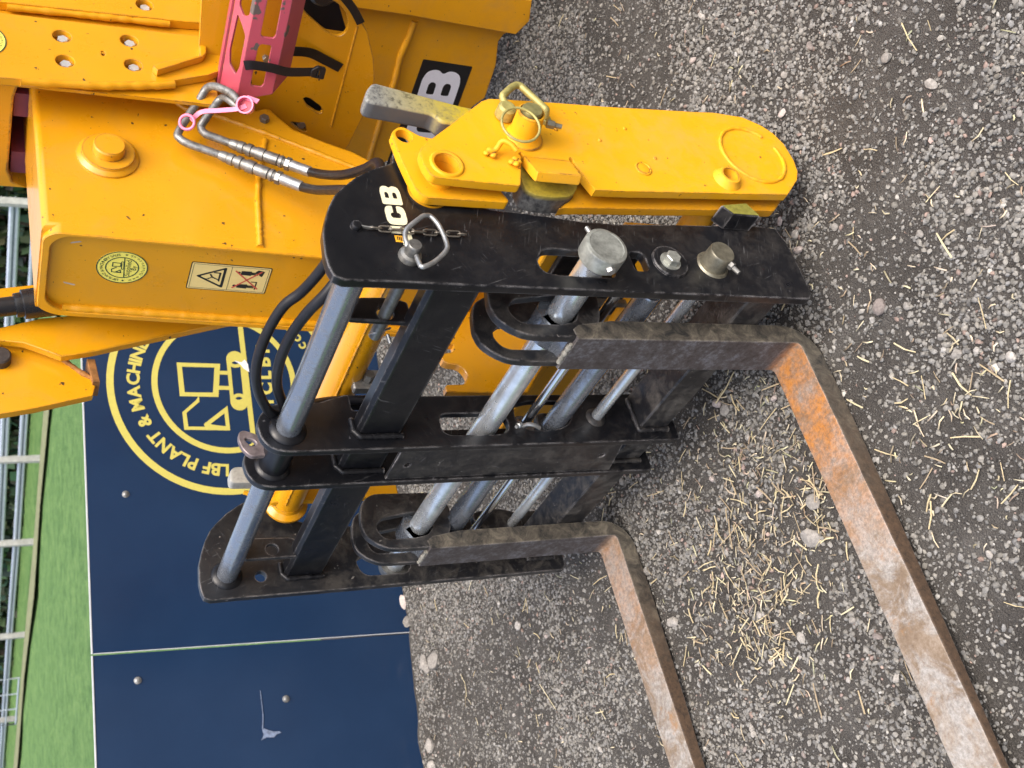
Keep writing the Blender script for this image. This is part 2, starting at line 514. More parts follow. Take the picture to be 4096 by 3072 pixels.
def m_fork(amount):
    m, nt, b = mat_new('rusty_fork_steel')
    h = NT(nt); P = h.coords(); s = sep(h, P)
    g = h.n('ShaderNodeNewGeometry')
    nx = sep(h, g.outputs['Normal'])
    n1 = h.noise(P, 22, 7, 0.75); n2 = h.noise(P, 95, 7, 0.8); n3 = h.noise(P, 7, 5, 0.7, 0.8)
    # bare scaled steel of the upright shank
    shank = h.ramp(h.math('ADD', h.math('MULTIPLY', n2, 0.5), h.math('MULTIPLY', n1, 0.5)), [(0.36, (0.035, 0.026, 0.024)), (0.5, (0.074, 0.064, 0.062)), (0.64, (0.17, 0.17, 0.185))])
    mud = h.ramp(h.noise(P, 22, 10, 0.78, 0.6), [(0.38, (0.022, 0.022, 0.022)), (0.52, (0.10, 0.088, 0.07)), (0.66, (0.22, 0.195, 0.15))])
    rust = h.ramp(h.math('ADD', h.math('MULTIPLY', n2, 0.6), h.math('MULTIPLY', n1, 0.4)), [(0.36, (0.09, 0.05, 0.03)), (0.47, (0.24, 0.105, 0.035)), (0.56, (0.44, 0.17, 0.03)), (0.66, (0.34, 0.2, 0.09))])
    tan = h.ramp(h.math('ADD', h.math('MULTIPLY', n2, 0.45), h.math('MULTIPLY', n3, 0.55)), [(0.36, (0.12, 0.08, 0.05)), (0.48, (0.195, 0.14, 0.092)), (0.56, (0.26, 0.20, 0.145)), (0.68, (0.36, 0.31, 0.25))])
    grey = h.ramp(n2, [(0.36, (0.20, 0.182, 0.162)), (0.62, (0.41, 0.39, 0.36))])
    # along the blade: orange near the heel, then tan and grey scale
    zone = h.n('ShaderNodeMapRange'); zone.inputs[1].default_value = -0.52; zone.inputs[2].default_value = -0.20
    h.l(h.math('ADD', s[1], h.math('MULTIPLY', h.math('SUBTRACT', n3, 0.5), 0.5)), zone.inputs[0])
    rz = h.math('MULTIPLY', zone.outputs[0], h.ramp(n1, [(0.3, 0.3 * amount), (0.62, amount)]), True)
    blade = h.mix(h.ramp(h.noise(P, 10, 7, 0.75, 0.8), [(0.42, 0.0), (0.57, 0.9)]), tan, grey)
    blade = h.mix(h.ramp(h.noise(P, 13, 5, 0.7), [(0.60, 0.0), (0.68, 0.6)]), blade, (0.30, 0.15, 0.05))
    blade = h.mix(rz, blade, rust)
    isb = h.n('ShaderNodeMapRange'); isb.inputs[1].default_value = 0.085; isb.inputs[2].default_value = 0.055
    h.l(s[2], isb.inputs[0])
    top = h.mix(isb.outputs[0], shank, blade)
    side = h.math('ABSOLUTE', nx[0])
    sm = h.ramp(side, [(0.6, 0.0), (0.8, 1.0)])
    sidec = h.mix(h.ramp(h.math('ADD', h.math('MULTIPLY', s[1], -0.9), h.math('MULTIPLY', n1, 0.4)), [(0.25, 0.0), (0.6, 1.0)]), mud, h.ramp(n2, [(0.35, (0.035, 0.024, 0.018)), (0.65, (0.12, 0.075, 0.045))]))
    wear = h.math('MULTIPLY', h.edge(0.006), h.ramp(n1, [(0.4, 0.0), (0.55, 0.8)]), True)
    nt.links.new(h.mix(wear, h.mix(sm, top, sidec), (0.36, 0.33, 0.30)), b.inputs['Base Color'])
    b.inputs['Roughness'].default_value = 0.62
    b.inputs['Metallic'].default_value = 0.15
    nt.links.new(h.bump(h.math('ADD', n2, n1), 0.18, 0.002), b.inputs['Normal'])
    return m
FORK = m_fork(1.0)
FORK_B = m_fork(0.4)

def m_board():
    m, nt, b = mat_new('navy_board')
    h = NT(nt); P = h.coords()
    nt.links.new(h.ramp(h.noise(P, 2.5, 4, 0.6), [(0.3, (0.0085, 0.0235, 0.060)), (0.7, (0.0115, 0.030, 0.073))]), b.inputs['Base Color'])
    nt.links.new(h.math('ADD', h.math('MULTIPLY', h.noise(P, 4, 4, 0.6), 0.12), 0.14), b.inputs['Roughness'])
    nt.links.new(h.bump(h.noise(P, 3, 2), 0.02, 0.02), b.inputs['Normal'])
    return m
NAVY = m_board()
ALU = plain('board_edge', (0.55, 0.56, 0.58), 0.4, 0.3, 0.5, 0.1, 20)

def m_soil():
    m, nt, b = mat_new('gravel_soil')
    h = NT(nt); P = h.coords()
    n1 = h.noise(P, 6, 6, 0.7); n2 = h.noise(P, 220, 5, 0.75); v = h.vor(P, 260)
    c = h.ramp(h.math('ADD', h.math('MULTIPLY', n1, 0.55), h.math('MULTIPLY', n2, 0.45)), [(0.36, (0.038, 0.034, 0.030)), (0.52, (0.074, 0.068, 0.061)), (0.66, (0.130, 0.122, 0.112))])
    c = h.mix(h.ramp(v, [(0.0, 0.35), (0.45, 0.0)]), c, (0.16, 0.15, 0.14))
    nt.links.new(c, b.inputs['Base Color'])
    b.inputs['Roughness'].default_value = 0.9
    b.inputs['Specular IOR Level'].default_value = 0.2
    nt.links.new(h.bump(h.math('ADD', h.math('MULTIPLY', v, -0.8), n2), 0.9, 0.006), b.inputs['Normal'])
    return m
SOIL = m_soil()
def m_attr(name, rough=0.85, spec=0.25, tex=150, var=0.35, bump=0.3, bd=0.002):
    m, nt, b = mat_new(name)
    h = NT(nt); P = h.coords()
    a = h.n('ShaderNodeAttribute'); a.attribute_name = 'col'
    n = h.noise(P, tex, 5, 0.7)
    k = h.ramp(n, [(0.3, 1 - var), (0.7, 1 + var)])
    nt.links.new(h.mix(1.0, a.outputs['Color'], k, 'MULTIPLY'), b.inputs['Base Color'])
    b.inputs['Roughness'].default_value = rough
    b.inputs['Specular IOR Level'].default_value = spec
    nt.links.new(h.bump(n, bump, bd), b.inputs['Normal'])
    return m
STONE = m_attr('gravel_stone')
STRAW = m_attr('straw', 0.6, 0.3, 300, 0.12, 0.1)
LEAF = m_attr('leaf', 0.6, 0.3, 60, 0.2, 0.0)
def m_grass():
    m, nt, b = mat_new('grass_field')
    h = NT(nt); P = h.coords()
    n = h.noise(P, 2.2, 8, 0.8, 0.6); n2 = h.noise(P, 9, 6, 0.75)
    k = h.math('ADD', h.math('MULTIPLY', n, 0.6), h.math('MULTIPLY', n2, 0.4))
    nt.links.new(h.ramp(k, [(0.38, (0.045, 0.115, 0.03)), (0.50, (0.11, 0.21, 0.06)), (0.62, (0.18, 0.29, 0.095))]), b.inputs['Base Color'])
    b.inputs['Roughness'].default_value = 0.8
    b.inputs['Specular IOR Level'].default_value = 0.2
    nt.links.new(h.bump(n2, 0.9, 0.12), b.inputs['Normal'])
    return m
GRASS = m_grass()
PATH = plain('path_soil', (0.17, 0.18, 0.10), 0.9, 0, 0.2, 0.3, 8)
RAIL = plain('galvanised_rail', (0.42, 0.47, 0.54), 0.38, 0.2, 0.5, 0.12, 10)
POST = plain('weathered_post', (0.36, 0.36, 0.345), 0.8, 0, 0.3, 0.2, 12)
HEDGE = LEAF
BARK = plain('bark', (0.07, 0.06, 0.05), 0.9, 0, 0.2, 0.3, 20)
# ------------------------------------------------------------------ ground
def vnoise(x, y, seed=0):
    """smooth value noise on arrays"""
    def hsh(i, j):
        t = np.sin(i * 127.1 + j * 311.7 + seed * 74.7) * 43758.5453
        return t - np.floor(t)
    xi = np.floor(x); yi = np.floor(y)
    fx = x - xi; fy = y - yi
    fx = fx * fx * (3 - 2 * fx); fy = fy * fy * (3 - 2 * fy)
    return (hsh(xi, yi) * (1 - fx) + hsh(xi + 1, yi) * fx) * (1 - fy) + (hsh(xi, yi + 1) * (1 - fx) + hsh(xi + 1, yi + 1) * fx) * fy

def fbm(x, y, seed=0, o=4):
    s = 0; a = 0.5; t = 0
    for k in range(o):
        s = s + a * vnoise(x * 2 ** k, y * 2 ** k, seed + k); t += a; a *= 0.5
    return s / t

BP0 = np.array((-2.115, .464)); BT = np.array((0.292, 0.9564)); BN = np.array((-0.9564, 0.292))   # board line
def ground_h(x, y):
    z = (fbm(x * 2.2, y * 2.2, 3) - 0.5) * 0.03 + (fbm(x * 9, y * 9, 8) - 0.5) * 0.012
    d = -((x - BP0[0]) * BN[0] + (y - BP0[1]) * BN[1])          # metres in front of the board
    z = z + np.clip(0.5 - d, 0, 1) * 0.075 * (0.1 + 1.3 * fbm(x * 5, y * 5, 21))
    # packed flat where the forks stand
    f = np.minimum(np.abs(x - 0.456), np.abs(x + 0.456))
    w = np.clip((f - 0.05) / 0.15, 0, 1)
    return z * w - 0.004

def patch(x, y):
    """0 bare soil ... 1 heaped stones"""
    return np.clip((fbm(x * 3.1, y * 3.1, 40, 5) - 0.31) * 4.0, 0.30, 1)

def grid_mesh(name, x0, x1, y0, y1, step, hf):
    nx = int((x1 - x0) / step) + 1; ny = int((y1 - y0) / step) + 1
    gx, gy = np.meshgrid(np.linspace(x0, x1, nx), np.linspace(y0, y1, ny))
    gz = hf(gx, gy)
    co = np.stack([gx, gy, gz], -1).reshape(-1, 3).astype(np.float32)
    i = np.arange((nx - 1) * (ny - 1)); r = i // (nx - 1); c = i % (nx - 1); a = r * nx + c
    q = np.stack([a, a + 1, a + nx + 1, a + nx], -1)
    me = bpy.data.meshes.new(name)
    me.vertices.add(len(co)); me.vertices.foreach_set('co', co.ravel())
    me.loops.add(q.size); me.loops.foreach_set('vertex_index', q.ravel().astype(np.int32))
    me.polygons.add(len(q)); me.polygons.foreach_set('loop_start', (np.arange(len(q)) * 4).astype(np.int32))
    me.update(calc_edges=True); me.shade_smooth()
    return me

def big_sheet(x, y):
    return ground_h(x, y)
ground = link('ground', grid_mesh('ground', -3.2, 3.4, -2.6, 4.4, 0.02, ground_h), SOIL)
tag(ground, kind='structure')
far = MB()
far.add([(-3.15, -60, -.03), (60, -60, -.03), (60, 60, -.03), (-3.15, 60, -.03), ], [(0, 1, 2, 3)])
far.build('yard', SOIL, None, smooth=False)
tag(bpy.data.objects['yard'], kind='structure')
ga = MB()
gx = np.linspace(-70, -3.15, 70); gy = np.linspace(-60, 60, 90)
vs = [(x, y, -0.02 + 0.10 * float(fbm(np.array(x * .5), np.array(y * .5), 5)) - .05) for y in gy for x in gx]
fs = [(j * 70 + i, j * 70 + i + 1, (j + 1) * 70 + i + 1, (j + 1) * 70 + i) for j in range(89) for i in range(69)]
ga.add(vs, fs)
grass_field = tag(ga.build('grass_field', GRASS, None, 80), kind='structure')

# --- loose stones
def ico(sub):
    t = (1 + 5 ** .5) / 2
    v = [(-1, t, 0), (1, t, 0), (-1, -t, 0), (1, -t, 0), (0, -1, t), (0, 1, t), (0, -1, -t), (0, 1, -t), (t, 0, -1), (t, 0, 1), (-t, 0, -1), (-t, 0, 1)]
    f = [(0, 11, 5), (0, 5, 1), (0, 1, 7), (0, 7, 10), (0, 10, 11), (1, 5, 9), (5, 11, 4), (11, 10, 2), (10, 7, 6), (7, 1, 8), (3, 9, 4), (3, 4, 2), (3, 2, 6), (3, 6, 8), (3, 8, 9), (4, 9, 5), (2, 4, 11), (6, 2, 10), (8, 6, 7), (9, 8, 1)]
    v = [Vector(p).normalized() for p in v]
    for _ in range(sub):
        nf = []; cache = {}
        def mid(a, b):
            k = (min(a, b), max(a, b))
            if k not in cache:
                v.append((v[a] + v[b]).normalized()); cache[k] = len(v) - 1
            return cache[k]
        for a, b, c in f:
            x, y, z = mid(a, b), mid(b, c), mid(c, a)
            nf += [(a, x, z), (b, y, x), (c, z, y), (x, y, z)]
        f = nf
    return np.array([tuple(p) for p in v], np.float32), np.array(f, np.int32)

def instances_mesh(name, bases, faces, which, loc, rot, scl, colr):
    """many little bodies as one mesh, a colour on each"""
    nv = bases[0].shape[0]; N = len(loc)
    B = np.stack(bases)[which] * scl[:, None, :]
    V = np.einsum('nij,nvj->nvi', rot, B) + loc[:, None, :]
    F = (faces[None] + (np.arange(N) * nv)[:, None, None]).reshape(-1, faces.shape[1])
    me = bpy.data.meshes.new(name)
    me.vertices.add(N * nv); me.vertices.foreach_set('co', V.astype(np.float32).ravel())
    k = faces.shape[1]
    me.loops.add(F.size); me.loops.foreach_set('vertex_index', F.astype(np.int32).ravel())
    me.polygons.add(len(F)); me.polygons.foreach_set('loop_start', (np.arange(len(F)) * k).astype(np.int32))
    at = me.attributes.new('col', 'FLOAT_COLOR', 'POINT')
    c4 = np.concatenate([np.repeat(colr, nv, 0), np.ones((N * nv, 1))], 1).astype(np.float32)
    at.data.foreach_set('color', c4.ravel())
    me.update(calc_edges=True)
    return me

def rand_rot(n, flat=False):
    a = RNG.uniform(0, 2 * pi, n)
    ca, sa = np.cos(a), np.sin(a); z = np.zeros(n); o = np.ones(n)
    Rz = np.stack([np.stack([ca, -sa, z], -1), np.stack([sa, ca, z], -1), np.stack([z, z, o], -1)], 1)
    t = RNG.normal(0, 0.35 if not flat else 0.1, n)
    ct, st = np.cos(t), np.sin(t)
    Rx = np.stack([np.stack([o, z, z], -1), np.stack([z, ct, -st], -1), np.stack([z, st, ct], -1)], 1)
    return np.einsum('nij,njk->nik', Rz, Rx)

def in_view(x, y, m=0.25):
    """roughly the ground the photograph could see, with a margin"""
    p = np.stack([x - 2.027, y + 1.146, np.full_like(x, -1.71)], -1)
    f = p @ np.array(FW); u = p @ np.array(RT); v = p @ np.array(DN)
    return (f > 0.3) & (np.abs(u / f) < 0.345 + m) & (v / f < 0.46 + m) & (v / f > -0.3)

base0, fac0 = ico(0)
def lumpy(b, amt):
    return (b * (1 + RNG.uniform(-amt, amt, (len(b), 1)) * 1.0) * np.array([1.0, RNG.uniform(.7, .95), RNG.uniform(.55, .8)])).astype(np.float32)
small_bases = [lumpy(base0, .22) for _ in range(14)]

def scatter(n, rmin, rmax, power, dens=True, m=0.13):
    n0 = n * 9
    x = RNG.uniform(-2.35, 2.6, n0); y = RNG.uniform(-2.4, 3.8, n0)
    k = in_view(x, y, m)
    if m > 0.3: k &= ~in_view(x, y, 0.12)
    d = -((x - BP0[0]) * BN[0] + (y - BP0[1]) * BN[1])
    k &= d > 0.02
    if dens: k &= RNG.uniform(0, 1, n0) < patch(x, y)
    x = x[k][:n]; y = y[k][:n]
    r = rmin * (rmax / rmin) ** (RNG.uniform(0, 1, len(x)) ** power)
    return x, y, r

def stone_cols(n):
    g = RNG.normal(0.172, 0.030, n).clip(0.09, 0.34)
    w = RNG.normal(0.0, 0.018, n)
    c = np.stack([g * (1.045 + w), g * (1.0 + w * .3), g * (0.915 - w)], -1)
    pk = RNG.uniform(0, 1, n) < 0.03
    c[pk] *= np.array([1.25, 0.98, 0.92])
    lt = RNG.uniform(0, 1, n) < 0.04
    c[lt] *= 1.5
    return c.clip(0, 0.62)

x, y, r = scatter(122000, 0.0026, 0.0080, 1.45)
z = ground_h(x, y) + r * RNG.uniform(0.05, 0.5, len(x))
N = len(x)
scl = np.stack([r * RNG.uniform(.85, 1.25, N), r * RNG.uniform(.8, 1.15, N), r * RNG.uniform(.75, 1.1, N)], -1)
gm = instances_mesh('gravel', small_bases, fac0, RNG.integers(0, 14, N), np.stack([x, y, z], -1), rand_rot(N), scl, stone_cols(N))
gm.shade_smooth()
gm.set_sharp_from_angle(angle=radians(48))
tag(link('gravel', gm, STONE, ground), kind='stuff')
# scattered grit everywhere, also on the bare soil
x, y, r = scatter(60000, 0.0014, 0.0040, 1.2, dens=False)
z = ground_h(x, y) + r * 0.3
N = len(x)
oct_v = np.array([(1, 0, 0), (-1, 0, 0), (0, 1, 0), (0, -1, 0), (0, 0, .8), (0, 0, -.8)], np.float32)
oct_f = np.array([(0, 2, 4), (2, 1, 4), (1, 3, 4), (3, 0, 4), (2, 0, 5), (1, 2, 5), (3, 1, 5), (0, 3, 5)], np.int32)
gm = instances_mesh('grit', [lumpy(oct_v, .2) for _ in range(6)], oct_f, RNG.integers(0, 6, N), np.stack([x, y, z], -1), rand_rot(N), np.repeat(r[:, None], 3, 1), stone_cols(N) * .8)
tag(link('grit', gm, STONE, ground), kind='stuff')

# a thinner spread beyond what the photograph frames
x, y, r = scatter(34000, 0.0035, 0.0095, 1.2, m=0.75)
z = ground_h(x, y) + r * 0.3
N = len(x)
gm = instances_mesh('gravel', [lumpy(oct_v, .2) for _ in range(6)], oct_f, RNG.integers(0, 6, N), np.stack([x, y, z], -1), rand_rot(N), np.repeat(r[:, None], 3, 1), stone_cols(N))
tag(link('gravel', gm, STONE, ground), kind='stuff')

# --- the larger stones, each its own piece
b1, f1 = ico(1)
def big_stone_mesh(k):
    v = b1.copy()
    for _ in range(7):                                     # knock flats off it
        n = RNG.normal(0, 1, 3); n /= np.linalg.norm(n)
        d = RNG.uniform(.62, .9); s = v @ n
        v = v - np.where(s > d, s - d, 0)[:, None] * n
    v = v * np.array([1.0, RNG.uniform(.62, .9), RNG.uniform(.5, .75)])
    v += RNG.normal(0, .02, v.shape)
    me = bpy.data.meshes.new('stone')
    me.from_pydata(v.tolist(), [], f1.tolist())
    at = me.attributes.new('col', 'FLOAT_COLOR', 'POINT')
    g = [.17, .2, .24, .28, .36, .22, .19, .30, .25, .21][k % 10]
    c = (g * 1.07, g, g * .91) if k % 7 else (g * 1.14, g * .98, g * .9)
    at.data.foreach_set('color', np.tile(np.array([*c, 1.0], np.float32), len(v)))
    me.shade_smooth(); me.set_sharp_from_angle(angle=radians(32))
    me.materials.append(STONE)
    return me
big_meshes = [big_stone_mesh(k) for k in range(20)]
placed = [  # the ones that stand out in the photograph: x, y, size
    (0.70, -0.06, .021), (0.30, -0.30, .024), (0.25, -0.36, .026), (-0.36, -0.30, .022), (0.90, -0.33, .014), (0.98, -0.05, .012),
    (0.14, 0.05, .019), (0.12, 0.08, .016), (-2.05, .26, .034), (-2.04, .23, .03), (-2.12, .46, .034), (-1.93, .22, .036), (-2.14, -.05, .03), (-2.17, -.12, .026), (-2.1, .54, .03),
    (-1.5, .62, .04), (-1.02, .18, .024), (-1.2, .05, .02), (1.05, .22, .014), (1.0, .35, .013), (.86, .55, .012)]
x, y, r = scatter(285, 0.0085, 0.0135, 2.0)
for i, (px, py, pr) in enumerate(placed + list(zip(x, y, r))):
    if i >= 298: break
    o = link('stone', big_meshes[i % 20], None, ground)
    o.location = (px, py, float(ground_h(np.array(px), np.array(py))) + pr * .32)
    o.rotation_euler = (random.uniform(-.3, .3), random.uniform(-.3, .3), random.uniform(0, 6.28))
    o.scale = (pr * random.uniform(.9, 1.2), pr, pr * random.uniform(.8, 1.1))

# --- straw
def straw_mesh(bend=0.0):
    me_v = np.array([(-1, -1, -1), (-1, 1, -1), (-1, 1, 1), (-1, -1, 1), (0, -1 + bend, -.6), (0.1, 1 + bend, -.6), (0.1, 1 + bend, 1.4), (0, -1 + bend, 1.4), (1, -.7, -1), (1, .7, -1), (1, .7, .9), (1, -.7, .9)], np.float32)
    f = [(0, 3, 2, 1)]
    for a in (0, 4):
        for k in range(4): f.append((a + k, a + (k + 1) % 4, a + 4 + (k + 1) % 4, a + 4 + k))
    f.append((8, 9, 10, 11))
    return me_v, np.array(f, np.int32)
sv, sf = straw_mesh()
svs = [straw_mesh(b_)[0] for b_ in (-2.6, -1.2, -.3, .4, 1.3, 3.0)]
clusters = [(0.04, -0.38, .12, 210), (-0.14, -0.36, .11, 120), (0.02, -.49, .10, 60), (0.30, -0.30, .12, 110), (0.14, -.16, .17, 130), (0.22, -.20, .10, 70), (0.50, -0.30, .10, 30), (0.86, -0.42, .11, 80), (0.80, -0.28, .14, 36), (0.25, 0.05, .15, 60), (-.16, .16, .18, 50), (0.60, 0.02, .16, 60),
            (0.30, 1.05, .2, 40), (.5, .75, .22, 30), (-1.5, .3, .35, 60), (-1.0, -.05, .35, 60), (.95, .1, .3, 40), (-0.45, -.2, .2, 50), (1.05, -.2, .2, 30), (-.6, .35, .3, 60), (-1.6, .62, .10, 16)]
xs = []; ys = []
for cx, cy, s, n in clusters:
    xs.append(RNG.normal(cx, s, n)); ys.append(RNG.normal(cy, s, n))
xs.append(RNG.uniform(-2.0, 1.5, 380)); ys.append(RNG.uniform(-1.0, 2.0, 380))
x = np.concatenate(xs); y = np.concatenate(ys)
k = in_view(x, y, .1) & (-((x - BP0[0]) * BN[0] + (y - BP0[1]) * BN[1]) > .05)
for X0 in (-.456, .456): k &= ~((np.abs(x - X0) < .065) & (y < .05))
x = x[k]; y = y[k]; N = len(x)
Ls = (RNG.gamma(2.0, 0.0048, N) + 0.003).clip(.003, .042)
Ls[RNG.uniform(0, 1, N) < .02] *= 1.8
Ws = RNG.uniform(.0007, .0017, N)
sc = np.stack([Ls, Ws, Ws * .6], -1)
R = rand_rot(N, True)
tl = RNG.normal(0, .13, N); ct, st = np.cos(tl), np.sin(tl); zz = np.zeros(N); oo = np.ones(N)
R = np.einsum('nij,njk->nik', R, np.stack([np.stack([ct, zz, st], -1), np.stack([zz, oo, zz], -1), np.stack([-st, zz, ct], -1)], 1))
zl = ground_h(x, y) + RNG.uniform(.003, .010, N) + np.abs(np.sin(tl)) * Ls * .5
br = RNG.uniform(.55, 1.15, N)[:, None]
sc_col = np.array([.52, .45, .31]) * br + RNG.normal(0, .015, (N, 3))
dk = RNG.uniform(0, 1, N) < .3
sc_col[dk] *= np.array([.55, .5, .5])
order = np.argsort(-Ls)
top, rest = order[:290], order[290:]
sm = instances_mesh('loose_straw', svs, sf, RNG.integers(0, 6, len(rest)), np.stack([x, y, zl], -1)[rest], R[rest], sc[rest], sc_col[rest].clip(.03, .8))
tag(link('loose_straw', sm, STRAW, ground), kind='stuff')
straw_meshes = []
for kx in range(6):
    me = bpy.data.meshes.new('straw'); me.from_pydata(svs[kx].tolist(), [], sf.tolist())
    at = me.attributes.new('col', 'FLOAT_COLOR', 'POINT')
    c = [(.52, .44, .27), (.46, .38, .23), (.40, .32, .20), (.58, .51, .33), (.33, .26, .17), (.50, .41, .24)][kx]
    at.data.foreach_set('color', np.tile(np.array([*c, 1.0], np.float32), len(sv)))
    me.materials.append(STRAW); straw_meshes.append(me)
for i in top:
    o = link('straw', straw_meshes[int(RNG.integers(0, 6))], None, ground)
    m = Matrix(((*R[i][0], 0), (*R[i][1], 0), (*R[i][2], 0), (0, 0, 0, 1)))
    o.matrix_local = Matrix.Translation((float(x[i]), float(y[i]), float(zl[i]))) @ m @ Matrix.Diagonal((*[float(q) for q in sc[i]], 1))

# ------------------------------------------------------------------ field behind: grass blades, path, guard rail, gate, hedge
n = 110000
gx = RNG.uniform(-34, -10.5, n); gy = RNG.uniform(1.5, 15, n)
kk = in_view(gx, gy, .12)
gx, gy = gx[kk], gy[kk]; n = len(gx)
bl = np.array([(-.5, 0, 0), (.5, 0, 0), (0.25, .35, 1.0)], np.float32)
hgt = RNG.uniform(.06, .17, n)
gcol = np.stack([RNG.uniform(.07, .16, n), RNG.uniform(.15, .27, n), RNG.uniform(.045, .10, n)], -1)
clump = (RNG.uniform(.55, 1.35, n) * (fbm(gx * 2.0, gy * 1.0, 77) * 1.5 + .25))[:, None]
gmesh = instances_mesh('grass', [bl], np.array([[0, 1, 2]], np.int32), np.zeros(n, int), np.stack([gx, gy, np.full(n, -.02)], -1), rand_rot(n, True), np.stack([RNG.uniform(.03, .11, n), hgt, hgt], -1), gcol * clump)
tag(link('grass', gmesh, LEAF, None), kind='stuff')

fence_pts = [(-13.6, 13.35), (-16.9, 12.85), (-20.5, 12.28), (-23.5, 11.8), (-28.3, 11.5), (-33.1, 10.9), (-39.0, 10.3)]
pm = MB()
pl = [Vector((px, py - .55, .062)) for px, py in fence_pts]; pr = [Vector((px, py - 1.25 - .25 * (i % 2), .06)) for i, (px, py) in enumerate(fence_pts)]
pm.add(pl + pr, [(i, i + 1, len(pl) + i + 1, len(pl) + i) for i in range(len(pl) - 1)])
tag(pm.build('path', PATH, None, smooth=False), kind='structure')

fence = thing('guard_rail_fence', 'galvanised double guard rail on grey posts across the far side of the green field', 'fence', (-22, 12, 0))
for px, py in fence_pts[:-1]:
    b = MB().box(px - .04, px + .04, py - .2, py - .05, -.05, 1.15, .01)
    b.build('post', POST, fence)
def wrail(z0, z1, off):
    prof = [(0, 0), (.05, .15), (.05, .38), (-.03, .45), (-.03, .55), (.05, .62), (.05, .85), (0, 1)]
    m = MB(); rows = []
    for px, py in fence_pts:
        rows.append([(px, py - off - q[0] , z0 + (z1 - z0) * q[1]) for q in prof])
    vs = [p for r_ in rows for p in r_]
    vs2 = [(p[0], p[1] + .012, p[2]) for p in vs]
    k = len(prof); fs = []
    for i in range(len(rows) - 1):
        for j in range(k - 1):
            fs.append((i * k + j, (i + 1) * k + j, (i + 1) * k + j + 1, i * k + j + 1))
    m.add(vs, fs); m.add(vs2, [tuple(reversed(f)) for f in fs])
    m.build('rail', RAIL, fence, 60)
wrail(.64, .82, .02); wrail(.29, .45, .02)
gate = thing('field_gate', 'small white metal gate standing open by the far guard rail', 'gate', (-31.5, 11, 0))
ga_, gb_ = Vector((-30.3, 10.95, 0)), Vector((-32.9, 10.55, 0))
MB().tube([ga_ + Vector((0, 0, .08)), ga_ + Vector((0, 0, 1.15)), gb_ + Vector((0, 0, 1.15)), gb_ + Vector((0, 0, .08))], .03, 8, closed=True).build('gate_frame', RAIL, gate)
for zz in (.35, .6, .85): MB().tube([ga_ + Vector((0, 0, zz)), gb_ + Vector((0, 0, zz))], .02, 6).build('bar', RAIL, gate)
for t in (.33, .66): MB().tube([ga_.lerp(gb_, t) + Vector((0, 0, .08)), ga_.lerp(gb_, t) + Vector((0, 0, 1.15))], .02, 6).build('bar', RAIL, gate)

n = 16000
t = RNG.uniform(0, 1, n)
fx = np.interp(t, np.linspace(0, 1, 3), [-10, -25, -44]); fy = np.interp(t, np.linspace(0, 1, 3), [17.5, 15.2, 13.0])
th = RNG.uniform(-1, 1, n)
hx = fx; hy = fy + th * .7; hz = RNG.uniform(0, 1, n) ** .8 * (1.9 + .5 * fbm(fx * .8, fx * 0, 9))
hc = np.stack([RNG.uniform(.02, .06, n), RNG.uniform(.035, .085, n), RNG.uniform(.02, .045, n)], -1) * (0.5 + fbm(hx * 1.5, hz * 1.5, 31))[:, None]
quad = np.array([(-.5, 0, -.5), (.5, .1, -.4), (.45, 0, .5), (-.4, -.1, .45)], np.float32)
hedge = thing('hedge', 'dark unkempt hedge behind the guard rail at the far end of the field', 'hedge', (-25, 15, 0))
hm_ = instances_mesh('foliage', [quad], np.array([[0, 1, 2, 3]], np.int32), np.zeros(n, int), np.stack([hx, hy, hz], -1), rand_rot(n), RNG.uniform(.12, .3, (n, 1)) * np.ones((1, 3)), hc)
link('foliage', hm_, LEAF, hedge)
for i in range(26):
    tt = i / 25; px = np.interp(tt, [0, .5, 1], [-10, -25, -44]); py = np.interp(tt, [0, .5, 1], [17.5, 15.2, 13])
    MB().tube([(px, py, 0), (px + .1, py, .9), (px - .05, py + .1, 1.8)], [.05, .035, .015], 6).build('stem', BARK, hedge)

# ------------------------------------------------------------------ navy sign boards
def bpt(s, z, d=0.0):
    """a point on the board: metres along it, height, metres in front"""
    q = BP0 + BT * s - BN * d
    return Vector((q[0], q[1], z))
BFR = (Vector((BT[0], BT[1], 0)), Vector((0, 0, 1)), Vector((-BN[0], -BN[1], 0)))
BO = Vector((BP0[0], BP0[1], 0))
lg = thing('sign_board', 'navy board with a round yellow digger logo behind the forks', 'sign', bpt(1.2, 0))
MB().prism([(-.050, -.06), (-.0005, 1.252), (2.42, 1.252), (2.42, -.06)], -.004, 0, BFR, ch=.0008, o=BO).build('panel', NAVY, lg)
nb = thing('sign_board', 'plain navy board left of the gap, with a pale scratch', 'sign', bpt(-1.2, 0))
MB().prism([(-.0565, -.06), (-.0065, 1.252), (-2.44, 1.252), (-2.44, -.06)], -.006, -.002, BFR, ch=.0008, o=BO).build('panel', NAVY, nb)
for par, s0, s1 in ((lg, 0.0, 2.42), (nb, -2.44, -.0068)):
    MB().prism([(s0, 1.2525), (s1, 1.2525), (s1, 1.258), (s0, 1.258)], -.007, .001, BFR, ch=.0005, o=BO).build('edge_trim', ALU, par)
MB().prism([(-.0015, 1.25), (.0015, 1.25), (-.0478, -.05), (-.0508, -.05)], -.0075, .001, BFR, ch=.0003, o=BO).build('edge_trim', ALU, lg)
for par, pts in ((lg, [(.59, 1.113), (1.9, 1.113), (.59, .15), (1.9, .15)]), (nb, [(-.113, 1.10), (-.248, .554), (-1.8, 1.1), (-1.8, .5)])):
    for s_, z_ in pts:
        m = MB()
        m.lathe([(0, .014), (.002, .0135), (.003, .008), (.0075, .0075), (.009, .005)], bpt(s_, z_, 0), BFR[2], 16)
        m.build('fixing_bolt', ZINC, par)
